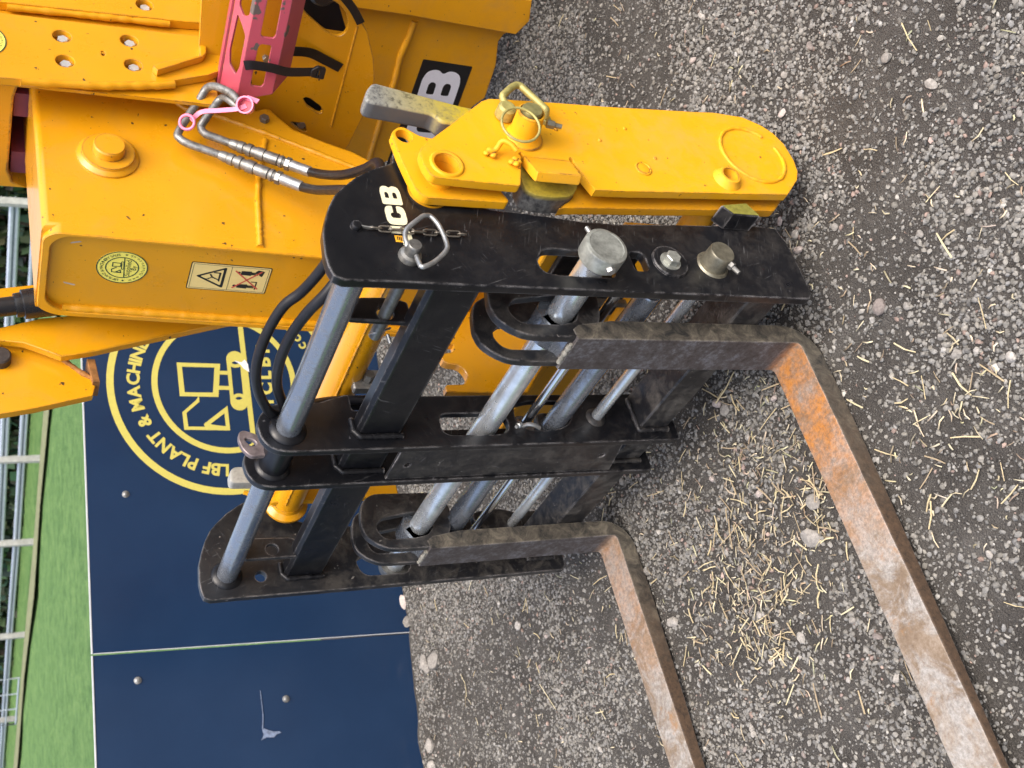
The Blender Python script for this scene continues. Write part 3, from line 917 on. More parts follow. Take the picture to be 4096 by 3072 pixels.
for s_ in (.35, 1.9, -1.7):
    MB().prism([(s_ - .04, -.1), (s_ + .04, -.1), (s_ + .04, 1.2), (s_ - .04, 1.2)], -.07, -.008, BFR, ch=.002, o=BO).build('support_post', BARK, lg if s_ > 0 else nb)
def flat_ring(c, ro, ri, n=72):
    return circ(c[0], c[1], ro, n), [circ(c[0], c[1], ri, n)]
LC = (1.035, .700)
for ro, ri in ((.4675, .440), (.296, .2725)):
    a_, h_ = flat_ring(LC, ro, ri)
    MB().prism(a_, .0002, .001, BFR, holes=h_, ch=0, o=BO).build('logo_ring', YELP, lg, smooth=False)
_lift = [0.0]
def bp(pts, holes=(), name='logo_digger'):
    _lift[0] += .00004
    MB().prism(pts, .0002, .001 + _lift[0], BFR, holes=holes, ch=0, o=BO).build(name, YELP, lg, smooth=False)
bp([(1.126, .893), (1.121, .718), (.978, .734), (.983, .888)], [[(1.108, .873), (1.105, .742), (.997, .755), (.999, .868)]])
bp([(1.091, .722), (1.075, .722), (1.074, .690), (1.090, .690)]); bp([(1.026, .732), (1.009, .732), (1.008, .685), (1.024, .685)])
def stadium(x0, z0, x1, z1, r, n=10):
    d_ = Vector((x1 - x0, z1 - z0)).normalized(); a0 = math.atan2(d_.y, d_.x)
    return [(x1 + r * cos(a0 - pi / 2 + pi * i / n), z1 + r * sin(a0 - pi / 2 + pi * i / n)) for i in range(n + 1)] + [(x0 + r * cos(a0 + pi / 2 + pi * i / n), z0 + r * sin(a0 + pi / 2 + pi * i / n)) for i in range(n + 1)]
bp(stadium(.958, .650, 1.140, .655, .036), [stadium(.985, .652, 1.113, .655, .020), ])
for cx_, cz_ in ((.956, .650), (1.141, .655)):
    bp(circ(cx_, cz_, .0365), [circ(cx_, cz_, .022)])
bp([(.772, .612), (1.298, .634), (1.298, .613), (.772, .592)])
bp([(.985, .812), (.965, .825), (.915, .882), (.842, .878), (.835, .697), (.872, .795), (.864, .790), (.850, .735), (.855, .862), (.912, .866), (.958, .812)])
bp([(.836, .696), (.940, .700), (.864, .800), (.842, .792)], [[(.853, .712), (.908, .714), (.862, .776)]])

def text_mesh(body, size, bold=0.0):
    cu = bpy.data.curves.new('text', 'FONT')
    cu.body = body; cu.size = size; cu.align_x = 'CENTER'; cu.offset = bold
    cu.resolution_u = 3
    o = bpy.data.objects.new('text', cu); COL.objects.link(o)
    bpy.context.view_layer.update()
    dg = bpy.context.evaluated_depsgraph_get()
    me = bpy.data.meshes.new_from_object(o.evaluated_get(dg))
    v = [tuple(p.co) for p in me.vertices]; f = [tuple(p.vertices) for p in me.polygons]
    bpy.data.objects.remove(o); bpy.data.curves.remove(cu); bpy.data.meshes.remove(me)
    return v, f
GL = {}
def glyph(c, size, bold):
    k = (c, size, bold)
    if k not in GL: GL[k] = text_mesh(c, size, bold)
    return GL[k]
def put(m, vf, fr, o, tx, tz, ang=0.0, lift=.0012, sx=1.0):
    U, V, W = fr
    ca, sa = cos(ang), sin(ang)
    m.add([o + U * (tx + (p[0] * sx) * ca - p[1] * sa) + V * (tz + (p[0] * sx) * sa + p[1] * ca) + W * lift for p in vf[0]], vf[1])
def arc_text(m, s, fr, o, c, r, a_mid, span, size, bold, inward=False, lift=.0012):
    """letters round a circle, clockwise over the top or anticlockwise under the bottom"""
    n = len(s)
    for i, ch in enumerate(s):
        if ch == ' ': continue
        t = (i + .5) / n - .5
        a = a_mid - span * t if not inward else a_mid + span * t
        px = c[0] + r * cos(a); pz = c[1] + r * sin(a)
        put(m, glyph(ch, size, bold), fr, o, px, pz, a - pi / 2 if not inward else a + pi / 2, lift)
def adv(c_, size, bold):
    if c_ == ' ': return size * .30
    v_ = glyph(c_, size, bold)[0]
    xs_ = [p[0] for p in v_]
    return max(xs_) - min(xs_)
def arc_layout(s, size, bold, r, span):
    """centre angles (0..1 of the span) of letters set with even gaps"""
    w = [adv(c_, size, bold) for c_ in s]
    gap = (r * span - sum(w)) / (len(s) - 1)
    out = []; p = 0.0
    for a in w:
        out.append((p + a / 2) / (r * span)); p += a + gap
    return out
def arc_letters(s, r, a_mid, span, size, bold, inward):
    lay = arc_layout(s, size, bold, r, span)
    for c_, t_ in zip(s, lay):
        if c_ == ' ': continue
        k_ = MB(); t_ -= .5
        a = a_mid - span * t_ if not inward else a_mid + span * t_
        put(k_, glyph(c_, size, bold), BFR, BO, LC[0] + r * cos(a), LC[1] + r * sin(a), a - pi / 2 if not inward else a + pi / 2)
        k_.build('letter', YELP, lg, smooth=False)
arc_letters('LBF PLANT & MACHINERY SALES', .343, radians(94.5), radians(168), .068, .0024, False)
arc_letters('www.lbfsales.co.uk', .394, radians(270), radians(104), .066, .0015, True)
for i, c_ in enumerate('ICLBF'):
    k_ = MB(); put(k_, glyph(c_, .074, .0032), BFR, BO,   .955 + .058 * i, .510); k_.build('letter', YELP, lg, smooth=False)
m = MB(); bp2 = [(1.085, .600), (1.10, .622), (1.118, .634), (1.135, .66), (1.128, .63), (1.14, .615), (1.12, .603)]
m.prism(bp2, .0014, .0022, BFR, ch=0, o=BO).build('torn_patch', WHITE, lg)
SCR = plain('scratch_grey', (.15, .19, .28), .5, var=.5, scale=90)
MB().prism([(-.204, .650), (-.204, .652), (-.30, .649), (-.345, .655), (-.362, .652), (-.30, .646)], .0, .0008, BFR, ch=0, o=BO).build('scratch', SCR, nb, smooth=False)
MB().prism([(-.345, .648), (-.354, .632), (-.362, .612), (-.364, .590), (-.370, .582), (-.374, .600), (-.384, .612), (-.380, .640), (-.388, .662), (-.378, .655), (-.368, .650), (-.356, .654)], .0, .001, BFR, ch=0, o=BO).build('scratch', SCR, nb, smooth=False)
# ------------------------------------------------------------------ fork carriage (black frame)
carr = thing('fork_carriage', 'black steel fork carriage with four upright plates and silver cross shafts', 'carriage', (0, .08, 0))
PLATE = [(.003, .112), (.003, .9), (.004, 1.05), (.003, 1.122), (.012, 1.139), (.030, 1.1445), (.055, 1.1465), (.104, 1.142), (.139, 1.131), (.168, 1.120), (.197, 1.104), (.218, 1.085), (.246, 1.055), (.271, 1.016), (.29, .976), (.318, .968), (.318, .955),
         (.275, .935), (.21, .865), (.19, .80), (.188, .754), (.184, .698), (.176, .60), (.176, .526), (.186, .38), (.191, .292), (.200, .167), (.198, .112), (.160, .101), (.107, .098), (.049, .099), (.018, .1)]
SLOTA = rnd([(.072, .7342), (.0955, .718), (.1, .70), (.1, .60), (.098, .575), (.064, .565), (.036, .575), (.036, .60), (.036, .70), (.042, .727), (.055, .7348)], .012, 3)
SLOTB = rnd([(.100, .523), (.104, .5132), (.104, .494), (.093, .488), (.062, .489), (.057, .4962), (.056, .517), (.061, .522)], .006, 3)
def plate_out(dz=0, dy=0): return [(a + dy, b + dz) for a, b in PLATE]
op = MB().prism(plate_out(), .619, .640, 'X', [SLOTA, SLOTB], ch=.0025, steps=2).build('side_plate', BLK, carr)
fp = [(a - .013, b + .009) for a, b in PLATE]
FS = rnd([(.065, .737), (.075, .73), (.082, .715), (.082, .60), (.07, .585), (.04, .585), (.022, .60), (.022, .69), (.0227, .712), (.036, .729)], .012, 3)
fpl = MB().prism(fp, -.641, -.620, 'X', [FS, circ(.0452, .9991, .0147, 20)], ch=.0025, steps=2).build('side_plate', BLKM, carr)
MID = rnd([(.003, .112), (.001, 1.05), (.001, 1.093), (.006, 1.115), (.017, 1.132), (.037, 1.144), (.068, 1.148), (.086, 1.142), (.105, 1.128), (.117, 1.110), (.123, 1.085), (.122, 1.007), (.142, .945), (.141, .936), (.100, .936), (.100, .80), (.137, .78), (.138, .112)], .010, 3)
MSLOT = rnd([(.074, .737), (.086, .73), (.0885, .715), (.088, .60), (.08, .575), (.06, .568), (.038, .575), (.031, .60), (.0315, .72), (.044, .7373)], .012, 3)
MHOLE = rnd([(.110, .54), (.077, .548), (.056, .541), (.041, .52), (.0375, .49), (.042, .44), (.055, .41), (.077, .395), (.108, .39), (.118, .42), (.12, .50)], .012, 3)
MB().prism(MID, .063, .082, 'X', [MSLOT, MHOLE], ch=.0025, steps=2).build('middle_plate', BLK, carr)
MB().prism(MID, -.085, -.066, 'X', [MSLOT, MHOLE], ch=.0025, steps=2).build('middle_plate', BLK, carr)
# the channel web between the middle plates, two small holes through it
W1 = [(-.0655, .24), (.0625, .265), (.0625, .835), (-.0655, .835)]
web = MB().prism(W1, .008, .016, 'Y', [circ(-.005, .80, .009, 16, .008), circ(0.008, .30, .009, 16, .008)], ch=.001)
web.build('channel_web', BLKM, carr)
# top tube, welded at each plate
tb = MB().lathe([(0, .0268), (1.239, .0268)], (-.6195, .055, 1.085), (1, 0, 0), 36, caps=False)
tb.build('top_tube', TUBEK, carr, 60)
for xx, sgn in ((.0835, 1), (.062, -1), (-.0655, 1), (-.0865, -1), (-.6195, 1), (.618, -1)):
    MB().lathe([(0, .040), (.003, .0385), (.007, .034), (.010, .0275)], (xx, .055, 1.085), (sgn, 0, 0), 30, caps=False).build('weld', BLK, carr, 70)
# square cross beam under it, chamfered front edge
BEAM = [(.036, .843), (.036, .926), (.030 + .008, .932), (.046, .940), (.071, .940), (.077, .934), (.077, .843), (.070, .836), (.043, .836)]
MB().prism(BEAM, -.6195, .6185, 'X', ch=0).build('cross_beam', BLK, carr, 20)
for xx in (.0845, -.0645, -.618):
    bead([(xx + .002, .030, .835), (xx + .002, .030, .932), (xx + .002, .046, .945), (xx + .002, .076, .945)], .0065, .2).build('weld', BLK, carr, 70)
# bottom beam
MB().prism(rnd([(.035, .142), (.035, .223), (.130, .223), (.130, .142)], .008, 3), -.6195, .6185, 'X', ch=0).build('bottom_beam', BLKM, carr, 30)
for xx in (.0845, -.0645, -.618):
    bead([(xx + .002, .03, .142), (xx + .002, .03, .226), (xx + .002, .12, .229)], .0065, .2).build('weld', BLKM, carr, 70)
MB().prism([(.128, .112), (.128, .142), (.16, .142), (.19, .112)], .10, .618, 'X', ch=.001).build('lower_lip', BLKM, carr)
# fork shaft with its bolted end cap
sh = MB().lathe([(0, .0275), (1.31, .0275)], (-.648, .066, .6165), (1, 0, 0), 36).build('fork_shaft', SHAFT, carr, 60)
cp = MB().lathe([(0, .036), (.0, .0405), (.004, .0435), (.034, .0440), (.038, .0425), (.040, .036), (.0385, .034), (.039, 0.001)], (.6605, .0365 + .026, .6450 - .0285), (1, 0, 0), 44)
cp.build('end_cap', CAPM, sh, 40)
m = MB()
cc = Vector((.682, .0625, .6165))
m.hexbolt(cc + Vector((0, -.0415, .0)), (0, -1, -.05), .0095, .010)
m.lathe([(0, .005), (.018, .005)], cc + Vector((0, .041, .012)), (0, 1, .25), 12)
m.build('cap_bolt', ZINC, sh)
MB().lathe([(0, .040), (.03, .043)], (-.678, .066, .6165), (1, 0, 0), 40).build('end_cap', STEEL, sh, 40)
# positioning cylinders and guide rod
y0 = .07
def cyl_set(zz, x_bar, x_rod, rb):
    b = MB().lathe([(0, rb * .9), (.004, rb), (abs(x_bar[1] - x_bar[0]) - .03, rb), (abs(x_bar[1] - x_bar[0]) - .026, rb * 1.06), (abs(x_bar[1] - x_bar[0]), rb * 1.06)], (x_bar[0], y0, zz), (1 if x_bar[1] > x_bar[0] else -1, 0, 0), 32)
    c = b.build('cylinder_barrel', TUBEK, carr, 50)
    MB().lathe([(0, .0107), (abs(x_rod[1] - x_rod[0]), .0107)], (x_rod[0], y0, zz), (1 if x_rod[1] > x_rod[0] else -1, 0, 0), 24).build('chrome_rod', CHROME, c, 60)
    return c
c1 = cyl_set(.438, (.56, -.055), (-.055, -.60), .0250)
c2 = cyl_set(.5155, (-.59, .05), (.05, .60), .0275)
MB().lathe([(0, .0138), (1.236, .0138)], (-.6185, y0, .333), (1, 0, 0), 24).build('guide_rod', SHAFT, carr, 60)
for xx in (.0825, -.0655):
    MB().lathe([(0, .026), (.004, .024), (.009, .0145)], (xx, y0, .333), (1, 0, 0), 26, caps=False).build('weld', BLKM, carr, 70)
# lugs where the rods end
m = MB().prism(rnd([(.03, .47), (.03, .42), (.05, .36), (.085, .36), (.11, .40), (.11, .47)], .02), -.02, 0, 'X', ch=.002, o=Vector((.045, 0, 0)))
m.build('rod_lug', BLKM, carr)
m = MB()
m.tube([(.10, .04, .545), (.115, .035, .54), (.118, .03, .525), (.11, .028, .51)], .005, 8, smooth=3)
m.lathe([(0, .007), (.01, .007), (.012, .004), (.018, .004)], (.10, .045, .55), (.2, -.5, .8), 10)
m.build('grease_nipple', ZINC, carr)
for xx in (-.47, ):
    MB().prism(rnd([(.015, .42), (.02, .35), (.05, .30), (.10, .30), (.12, .36), (.11, .45)], .025), -.012, .012, 'X', ch=.002, o=Vector((xx, 0, 0))).build('rod_lug', BLKM, carr)
# gussets tying the tube to the beam
MB().prism(rnd([(.118, 1.021), (.0678, 1.0507), (.0648, 1.046), (.060, .935), (.0719, .925), (.1094, .925), (.1153, .941), (.1198, .972)], .006), .440, .452, 'X', [circ(.0817, .9761, .0165, 24)], ch=.0015).build('gusset', BLK, carr)
gf = MB().prism(rnd([(.0969, 1.045), (.0387, 1.064), (.0383, .9629), (.0377, .9317), (.0872, .93), (.0921, .945)], .006), -.512, -.50, 'X', [circ(.0614, .9923, .0154, 24)], ch=.0015).build('gusset', BLKM, carr)
# lifting eye on the top tube between the middle plates
MB().prism(rnd([(.045, 1.105), (.042, 1.1466), (.0632, 1.163), (.088, 1.168), (.1037, 1.164), (.1085, 1.1531), (.0984, 1.128), (.085, 1.105)], .010), -.016, -.002, 'X', [rnd([(.0711, 1.129), (.067, 1.1413), (.0786, 1.1513), (.0865, 1.1541), (.0887, 1.1499), (.0825, 1.1334)], .006, 3)], ch=.002).build('lifting_eye', plain('rusty_eye', (.16, .13, .13), .5, .4, .5, .5, 40, .2), carr)
MB().lathe([(0, .033), (.1, .033)], (-.055, .055, 1.085), (1, 0, 0), 30, caps=False).build('tube_sleeve', BLK, carr, 60)
# stop block near the foot
MB().prism([(.182, .262), (.205, .283), (.217, .215), (.182, .193)], .6405, .688, 'X', ch=.002).build('stop_block', BLK, carr)
bt = MB().prism([(.1835, .2615), (.2045, .2810), (.2155, .2155), (.1835, .1955)], .688, .6895, 'X', ch=.0005)
bt.build('painted_end', plain('green_overspray', (.20, .19, .035), .5, 0, .5, .3, 90, .2), carr)
# bolt with big washer, stub pin with grease nipple
m = MB().lathe([(0, .040), (.004, .0398), (.006, .038)], (.6402, .0815, .4345), (1, 0, 0), 40); m.build('washer', BLK, carr)
m = MB().hexbolt((.6462, .0790, .4370), (1, 0, 0), .0165, .015, .003, .0225); m.build('hex_bolt', CAPM, carr)
m = MB().lathe([(0, .036), (.004, .033), (.0045, .029), (.038, .0278), (.042, .0255), (.0415, .001)], (.6402, .0815, .329), (1, 0, 0), 36)
BR = plain('brassy_steel', (.22, .205, .155), .42, .7, .5, .35, 50, .15)
pn = m.build('stub_pin', BR, carr)
m = MB().hexbolt((.672, .0575, .316), (.15, -.9, -.35), .009, .010); m.lathe([(0, .0055), (.018, .005)], (.673, .049, .3125), (.15, -.9, -.35), 10); m.build('grease_nipple', STEEL, pn)
# clevis bracket and nut block seen behind the middle plate
MB().box(.05, .07, .165, .215, .845, .915, .003).build('hose_clamp', ZINC, carr)
m = MB().hexbolt((.07, .19, .88), (1, 0, 0), .013, .022); m.build('clamp_bolt', STEEL, carr)
MB().prism([(.25, .25), (.25, .56), (.265, .56), (.265, .25)], .28, .296, 'X', ch=.002).build('tie_bar', STEEL, carr)
m = MB().lathe([(0, .016), (.05, .016), (.05, .020), (.09, .020)], (.10, .155, .53), (.75, .1, .0), 16); m.build('hose_fitting', STEEL, carr)

# decal on the near plate (flat print)
def blockJ(): return [(.30, 0), (.62, 0), (.90, .12), (1, .34), (1, 1), (.62, 1), (.62, .40), (.54, .30), (.38, .30), (.30, .40), (.30, .50), (0, .50), (0, .34), (.08, .12)]
def blockC(): return [(.25, 0), (.75, 0), (.94, .08), (1, .24), (1, .40), (.64, .40), (.64, .32), (.56, .25), (.44, .25), (.36, .32), (.36, .68), (.44, .75), (.56, .75), (.64, .68), (.64, .60), (1, .60), (1, .76), (.94, .92), (.75, 1), (.25, 1), (.06, .92), (0, .76), (0, .24), (.06, .08)]
def blockB(): return ([(0, 0), (.72, 0), (.92, .07), (1, .22), (1, .38), (.90, .51), (1, .64), (1, .78), (.92, .93), (.72, 1), (0, 1)], [[(.34, .20), (.60, .20), (.67, .25), (.67, .36), (.60, .41), (.34, .41)], [(.34, .60), (.60, .60), (.67, .65), (.67, .75), (.60, .80), (.34, .80)]])
def jcb(par, mat, fr, o, x0, z0, w, hgt, gap, l0, l1, shear=0.0):
    def T(p, i): return [(x0 + i * (w + gap) + a * w + shear * b * hgt, z0 + b * hgt) for a, b in p]
    b, hs = blockB()
    for k, (lo, hl) in enumerate(((blockJ(), []), (blockC(), []), (b, hs))):
        MB().prism(rnd(T(lo, k), .1 * w), l0, l1, fr, [rnd(T(q_, k), .05 * w) for q_ in hl], ch=0, o=o).build('letter', mat, par, smooth=False)
VX = Vector((0, 0, 0))
jcb(carr, CREAM, 'X', VX, .0860, .9775, .0450, .039, .0035, .6402, .6407)
MB().prism([(.094, .9945), (.109, .9945), (.109, 1.0105), (.094, 1.0105)], .6402, .6406, 'X', ch=0).build('label_square', ORNP, carr)
m = MB()
for k_ in range(3): m.prism([(.0965 + .001 * k_, .998 + .0035 * k_), (.1065, .998 + .0035 * k_), (.1065, 1.0 + .0035 * k_), (.0965 + .001 * k_, 1.0 + .0035 * k_)], .6407, .6409, 'X', ch=0)
m.build('label_print', BLKP, carr)

# hydraulic hoses of the carriage, with couplers and crimped ends
def coupler(par, pts, first):
    P = [Vector(p) for p in pts]
    def at(t):
        L = [(P[i + 1] - P[i]).length for i in range(len(P) - 1)]; s = t * sum(L)
        for i, l in enumerate(L):
            if s <= l or i == len(L) - 1: return P[i].lerp(P[i + 1], s / l)
            s -= l
    tot = sum((P[i + 1] - P[i]).length for i in range(len(P) - 1))
    d = (P[-1] - P[0]).normalized()
    o = P[0]; Lh = (P[-1] - P[0]).length
    f = .0125
    prof = [(0, f * .85), (.06, f), (.10, f * .95), (.11, f * 1.12), (.17, f * 1.12), (.18, f * .95), (.21, f * .95), (.215, f * 1.2), (.27, f * 1.2), (.275, f), (.33, f), (.335, f * 1.18), (.38, f * 1.22), (.43, f * 1.18), (.435, f), (.48, f * 1.1), (.60, f * 1.1), (.605, f * .9), (.63, f * 1.15), (.66, f * 1.15), (.665, f), (.70, f * .9)]
    MB().lathe([(a * Lh, b) for a, b in prof], o, d, 20).build('coupler', STEEL, par)
    MB().lathe([(.70 * Lh, f * 1.25), (.755 * Lh, f * 1.25)], o, d, 6).build('coupler_nut', STEEL, par)
    MB().lathe([(.755 * Lh, f * .98), (.77 * Lh, f * 1.02), (Lh, f * 1.0), (1.01 * Lh, f * .9)], o, d, 20).build('ferrule', ZINC, par)
hA = MB().tube([(.25, .592, 1.011), (.27, .568, 1.002), (.32, .517, .997), (.44, .406, .994), (.545, .300, 1.02), (.59, .21, 1.055), (.588, .165, 1.078), (.56, .140, 1.092), (.50, .134, 1.108), (.44, .134, 1.128), (.40, .132, 1.152), (.34, .12, 1.170), (.27, .105, 1.178), (.20, .094, 1.169), (.13, .088, 1.140), (.075, .095, 1.10), (.055, .13, 1.03), (.03, .16, .95), (.03, .16, .80)], .0105, 14, smooth=6).build('hydraulic_hose', RUB, carr, 80)
hB = MB().tube([(.25, .640, .982), (.27, .618, .978), (.32, .565, .974), (.42, .469, .977), (.50, .410, .966), (.56, .369, .965), (.598, .30, .985), (.60, .24, 1.02), (.596, .17, 1.05), (.56, .128, 1.06), (.50, .092, 1.098), (.44, .087, 1.1234), (.37, .087, 1.138), (.29, .085, 1.142), (.20, .092, 1.128), (.12, .098, 1.098), (.05, .105, 1.065), (.02, .15, 1.0), (.0, .165, .9), (.0, .165, .80)], .0105, 14, smooth=6).build('hydraulic_hose', RUB, carr, 80)
coupler(hA, [(.212, .707, 1.168), (.212, .688, 1.1287), (.22, .6575, 1.095), (.235, .62, 1.040), (.252, .590, 1.010)], 0)
coupler(hB, [(.212, .7471, 1.1395), (.218, .72, 1.086), (.235, .675, 1.010), (.252, .638, .981)], 0)

# ------------------------------------------------------------------ the two forks
def make_fork(name, label, x0, x1):
    t = thing(name, label, 'fork', ((x0 + x1) / 2, 0, 0), 'pallet forks on the carriage')
    # side profile: shank, heel and tapering blade
    out = [(-.0145, .612)]
    n = 8
    for k in range(n + 1):                                   # inside of the heel, nearly a sharp corner
        a = pi / 2 * k / n; r_ = .012
        out.append((-.0145 - r_ + r_ * cos(a), .053 + r_ - r_ * sin(a)))
    out += [(-.6, .0535), (-1.08, .054), (-1.17, .048), (-1.185, .03), (-1.17, .024), (-.95, .033), (-.5, .012), (-.20, .002)]
    for k in range(n + 1):                                   # outside of the heel
        a = pi / 2 * k / n; r_ = .088
        out.append((.034 - r_ + r_ * sin(a), .002 + r_ - r_ * cos(a)))
    out += [(.034, .28), (.034, .52), (.022, .60), (.010, .617)]
    MB().prism(out, x0, x1, 'X', ch=.004, steps=2).build('blade', FORK if x0 > 0 else FORK_B, t, 40)
    # saddle and sleeve round the shaft, two slotted lugs
    MB().lathe([(0, .048), (x1 - x0 - .046, .048)], (x0 + .020, .066, .6165), (1, 0, 0), 30, caps=True).build('sleeve', TUBEK, t, 60)
    MB().prism([(-.013, .608), (.06, .56), (.09, .60), (.06, .66), (.028, .642), (.012, .62)], x0 + .018, x1 - .026, 'X', ch=.002).build('saddle', TUBEK, t)
    for la in ((x1 - .022, x1 - .002), (x0 + .002, x0 + .020)):
        lo = rnd([(.15, .55), (.155, .735), (.138, .765), (.108, .778), (.066, .785), (.035, .778), (.012, .755), (-.004, .725), (-.008, .69), (-.008, .60), (.004, .575), (.022, .552), (.046, .54), (.10, .53)], .012, 3)
        sl = rnd([(.086, .70), (.082, .725), (.066, .742), (.05, .744), (.030, .733), (.022, .715), (.022, .64), (.03, .605), (.055, .588), (.08, .60), (.096, .63)], .010, 3)
        MB().prism(lo, la[0], la[1], 'X', [sl], ch=.003, steps=2).build('lug', BLKM, t)
    bb = bead([(x1 - .024, -.010, .616), (x0 + .02, -.010, .616)], .005, .4, step=.004)
    bb.build('weld', plain('dirty_weld', (.22, .21, .18), .8, 0, .3, .5, 90, .4), t, 70)
    return t
make_fork('pallet_fork', 'rusty fork next to the lettered side plate, the nearer of the two', .403, .510)
make_fork('pallet_fork', 'rusty fork on the far side of the middle plates, beside the navy board', -.509, -.403)

# ------------------------------------------------------------------ pin, handle and chain on the near plate
pin = thing('locking_pin', 'steel locking pin with a bent D handle through the black side plate', 'pin', (.64, .06, .99))
m = MB().lathe([(0, .0215), (.004, .0215), (.010, .0195), (.013, .0145), (.030, .0135), (.0335, .0130), (.035, .0115), (.0345, .001)], (.6402, .0605, .9925), (1, 0, 0), 32)
m.lathe([(0, .0125), (.26, .0125)], (.38, .0817, .976), (1, -.05, .018), 20)
m.build('pin_body', STEEL, pin, 40)
MB().tube([(.664, .064, 1.005), (.667, .0667, 1.004), (.668, .0823, 1.0051), (.671, .098, .9985), (.675, .124, .9680), (.676, .1285, .958), (.6755, .127, .9480), (.675, .1074, .9376), (.675, .072, .9325), (.675, .0512, .9365), (.672, .0287, .9598), (.67, .0170, .9800), (.668, .0165, .9895), (.664, .030, .990), (.662, .045, .99)], .0046, 12, smooth=5).build('handle', ZINC, pin, 80)
m = MB(); m.ring((.392, .083, .969), (.5, .8, .3), .021, .0022); m.tube([(.393, .075, .955), (.385, .06, .95)], .004, 8); m.build('split_ring', ZINC, pin, 80)
ch = thing('safety_chain', 'short chain of steel links hanging from a rivet across the black plate', 'chain', (.645, .12, 1.07))
MB().lathe([(0, .0105), (.005, .0105), (.009, .008), (.0095, .001)], (.6402, .1230, 1.0790), (1, 0, 0), 26).build('rivet', BLK, ch)
MB().tube([(.646, .1215, 1.073), (.646, .118, 1.060), (.648, .117, 1.0505)], [.003, .004, .0045], 8, flat=.5).build('tab', STEEL, ch)
pts = [(.1173, 1.0537), (.1164, 1.0379), (.1161, 1.0185), (.1164, .9978), (.114, .9764), (.1149, .954), (.1148, .9316), (.1151, .9089), (.1155, .8859), (.115, .8745)]
CHN = plain('chain_steel', (.2, .18, .15), .45, .7, .5, .4, 60, .2)
for i in range(len(pts) - 1):
    a = Vector((.6475, pts[i][0], pts[i][1])); b = Vector((.6475, pts[i + 1][0], pts[i + 1][1]))
    d_ = (b - a).normalized(); mid_ = (a + b) / 2; hl = (b - a).length / 2 + .0028
    side = Vector((1, 0, 0)).cross(d_)
    tilt = .35 if i % 2 else -1.0
    sv_ = (side * cos(tilt) + Vector((1, 0, 0)) * sin(tilt)) * .0052
    e = hl - .0052
    P_ = [mid_ + d_ * (e * sx) + (sv_ * cos(ph) + d_ * (.0052 * sin(ph) * 1.0)) for sx, phs in ((1, (0, .78, 1.57, 2.36, 3.14)), (-1, (3.14, 3.93, 4.71, 5.5, 6.28))) for ph in phs]
    MB().tube(P_, .0017, 7, closed=True).build('link', CHN, ch, 80)

# ------------------------------------------------------------------ telehandler: hitch, boom nose, front
tele = thing('telehandler', 'yellow telehandler boom end and hitch behind the black fork carriage', 'telehandler', (.1, 1.2, 0))
# outer hitch plate, with a bent tab and slits
NP = [(.4199, .7689), (.4234, .7363), (.4295, .6632), (.4403, .4966), (.4615, .2526), (.4666, .2067), (.4639, .1281), (.4446, .0847), (.4225, .0596), (.3907, .0438), (.3411, .0394), (.3076, .0451), (.2788, .061), (.2313, .1104), (.2143, .3315), (.1987, .5334), (.1948, .6022), (.2310, .6165),
      (.2668, .6275), (.2745, .6265), (.2780, .6305), (.2721, .635), (.2672, .634), (.2674, .7365), (.2740, .7362), (.2785, .7394), (.274, .7446), (.2683, .7413), (.2640, .7420), (.1916, .7643), (.1880, .7700), (.1891, .8531), (.1913, .9346), (.199, .9451), (.2215, .9521), (.2493, .9536), (.2637, .9473), (.2917, .9189), (.3336, .8713), (.3846, .8151), (.4102, .7872)]
NPH = [circ(.2267, .9060, .0245, 28), circ(.2588, .2589, .0175, 24)]
nps = NP[:10]
hp = MB().prism(NP, .690, .710, 'X', NPH, ch=.0022, steps=2).build('hitch_plate', YEL2, tele)
ca, sa = cos(radians(-23)), sin(radians(23))
TF = (Vector((sa, -ca * -1, 0)) * -1, Vector((0, 0, 1)), Vector((cos(radians(23)), sa, 0)))
TF = (Vector((sa, -cos(radians(23)), 0)), Vector((0, 0, 1)), Vector((cos(radians(23)), sa, 0)))
MB().prism([(0, .634), (0, .7355), (.070, .7405), (.0745, .738), (.0745, .646), (.071, .643)], -.020, 0, TF, ch=.0022, steps=2, o=Vector((.710, .2676, 0))).build('bent_tab', YEL2, hp)
# dished rim of the upper bore, raised lower boss, weld ring, plug
m = MB().lathe([(.0, .0340), (.0045, .0325), (.0055, .0290), (.0040, .0250), (-.07, .0235)], (.7085, .2270, .9055), (1, 0, 0), 44, caps=False); m.build('bush', YEL2, hp, 60)
m = MB().lathe([(0, .034), (.006, .030), (.012, .0245), (.0165, .0240), (.018, .0225), (.018, .0180), (-.05, .0170)], (.7085, .2588, .2598), (1, 0, 0), 40, caps=False); m.build('bush', YEL2, hp, 60)
ring_pts = [(.7105, .3423 + .080 * cos(2 * pi * k / 70) , .1555 + .080 * sin(2 * pi * k / 70)) for k in range(-8, 58)]
bead(ring_pts, .0045, .2, step=.005).build('weld', YEL2, hp, 80)
MB().lathe([(0, .0172), (.002, .0170)], (.690, .2588, .2598), (1, 0, 0), 24).build('bore', plain('dark_grey_bore', (.05, .05, .045), .4, .2, .5, .4, 60), hp)  # dark grey disc across the lower bore
m = MB(); m.ring((.7105, .2661, .4657), (1, 0, 0), .0165, .0022); m.lathe([(0, .015), (.0015, .014), (.0017, .001)], (.710, .2661, .4657), (1, 0, 0), 28); m.build('plug', YEL2, hp, 70)
m = MB()
for yy, zz in ((.352, .640), (.335, .545), (.3785, .470), (.300, .425)): m.lathe([(0, .0042), (.002, .0038), (.0032, .002), (.0034, .0005)], (.710, yy, zz), (1, 0, 0), 10)
m.build('weld_spatter', YEL2, hp, 70)
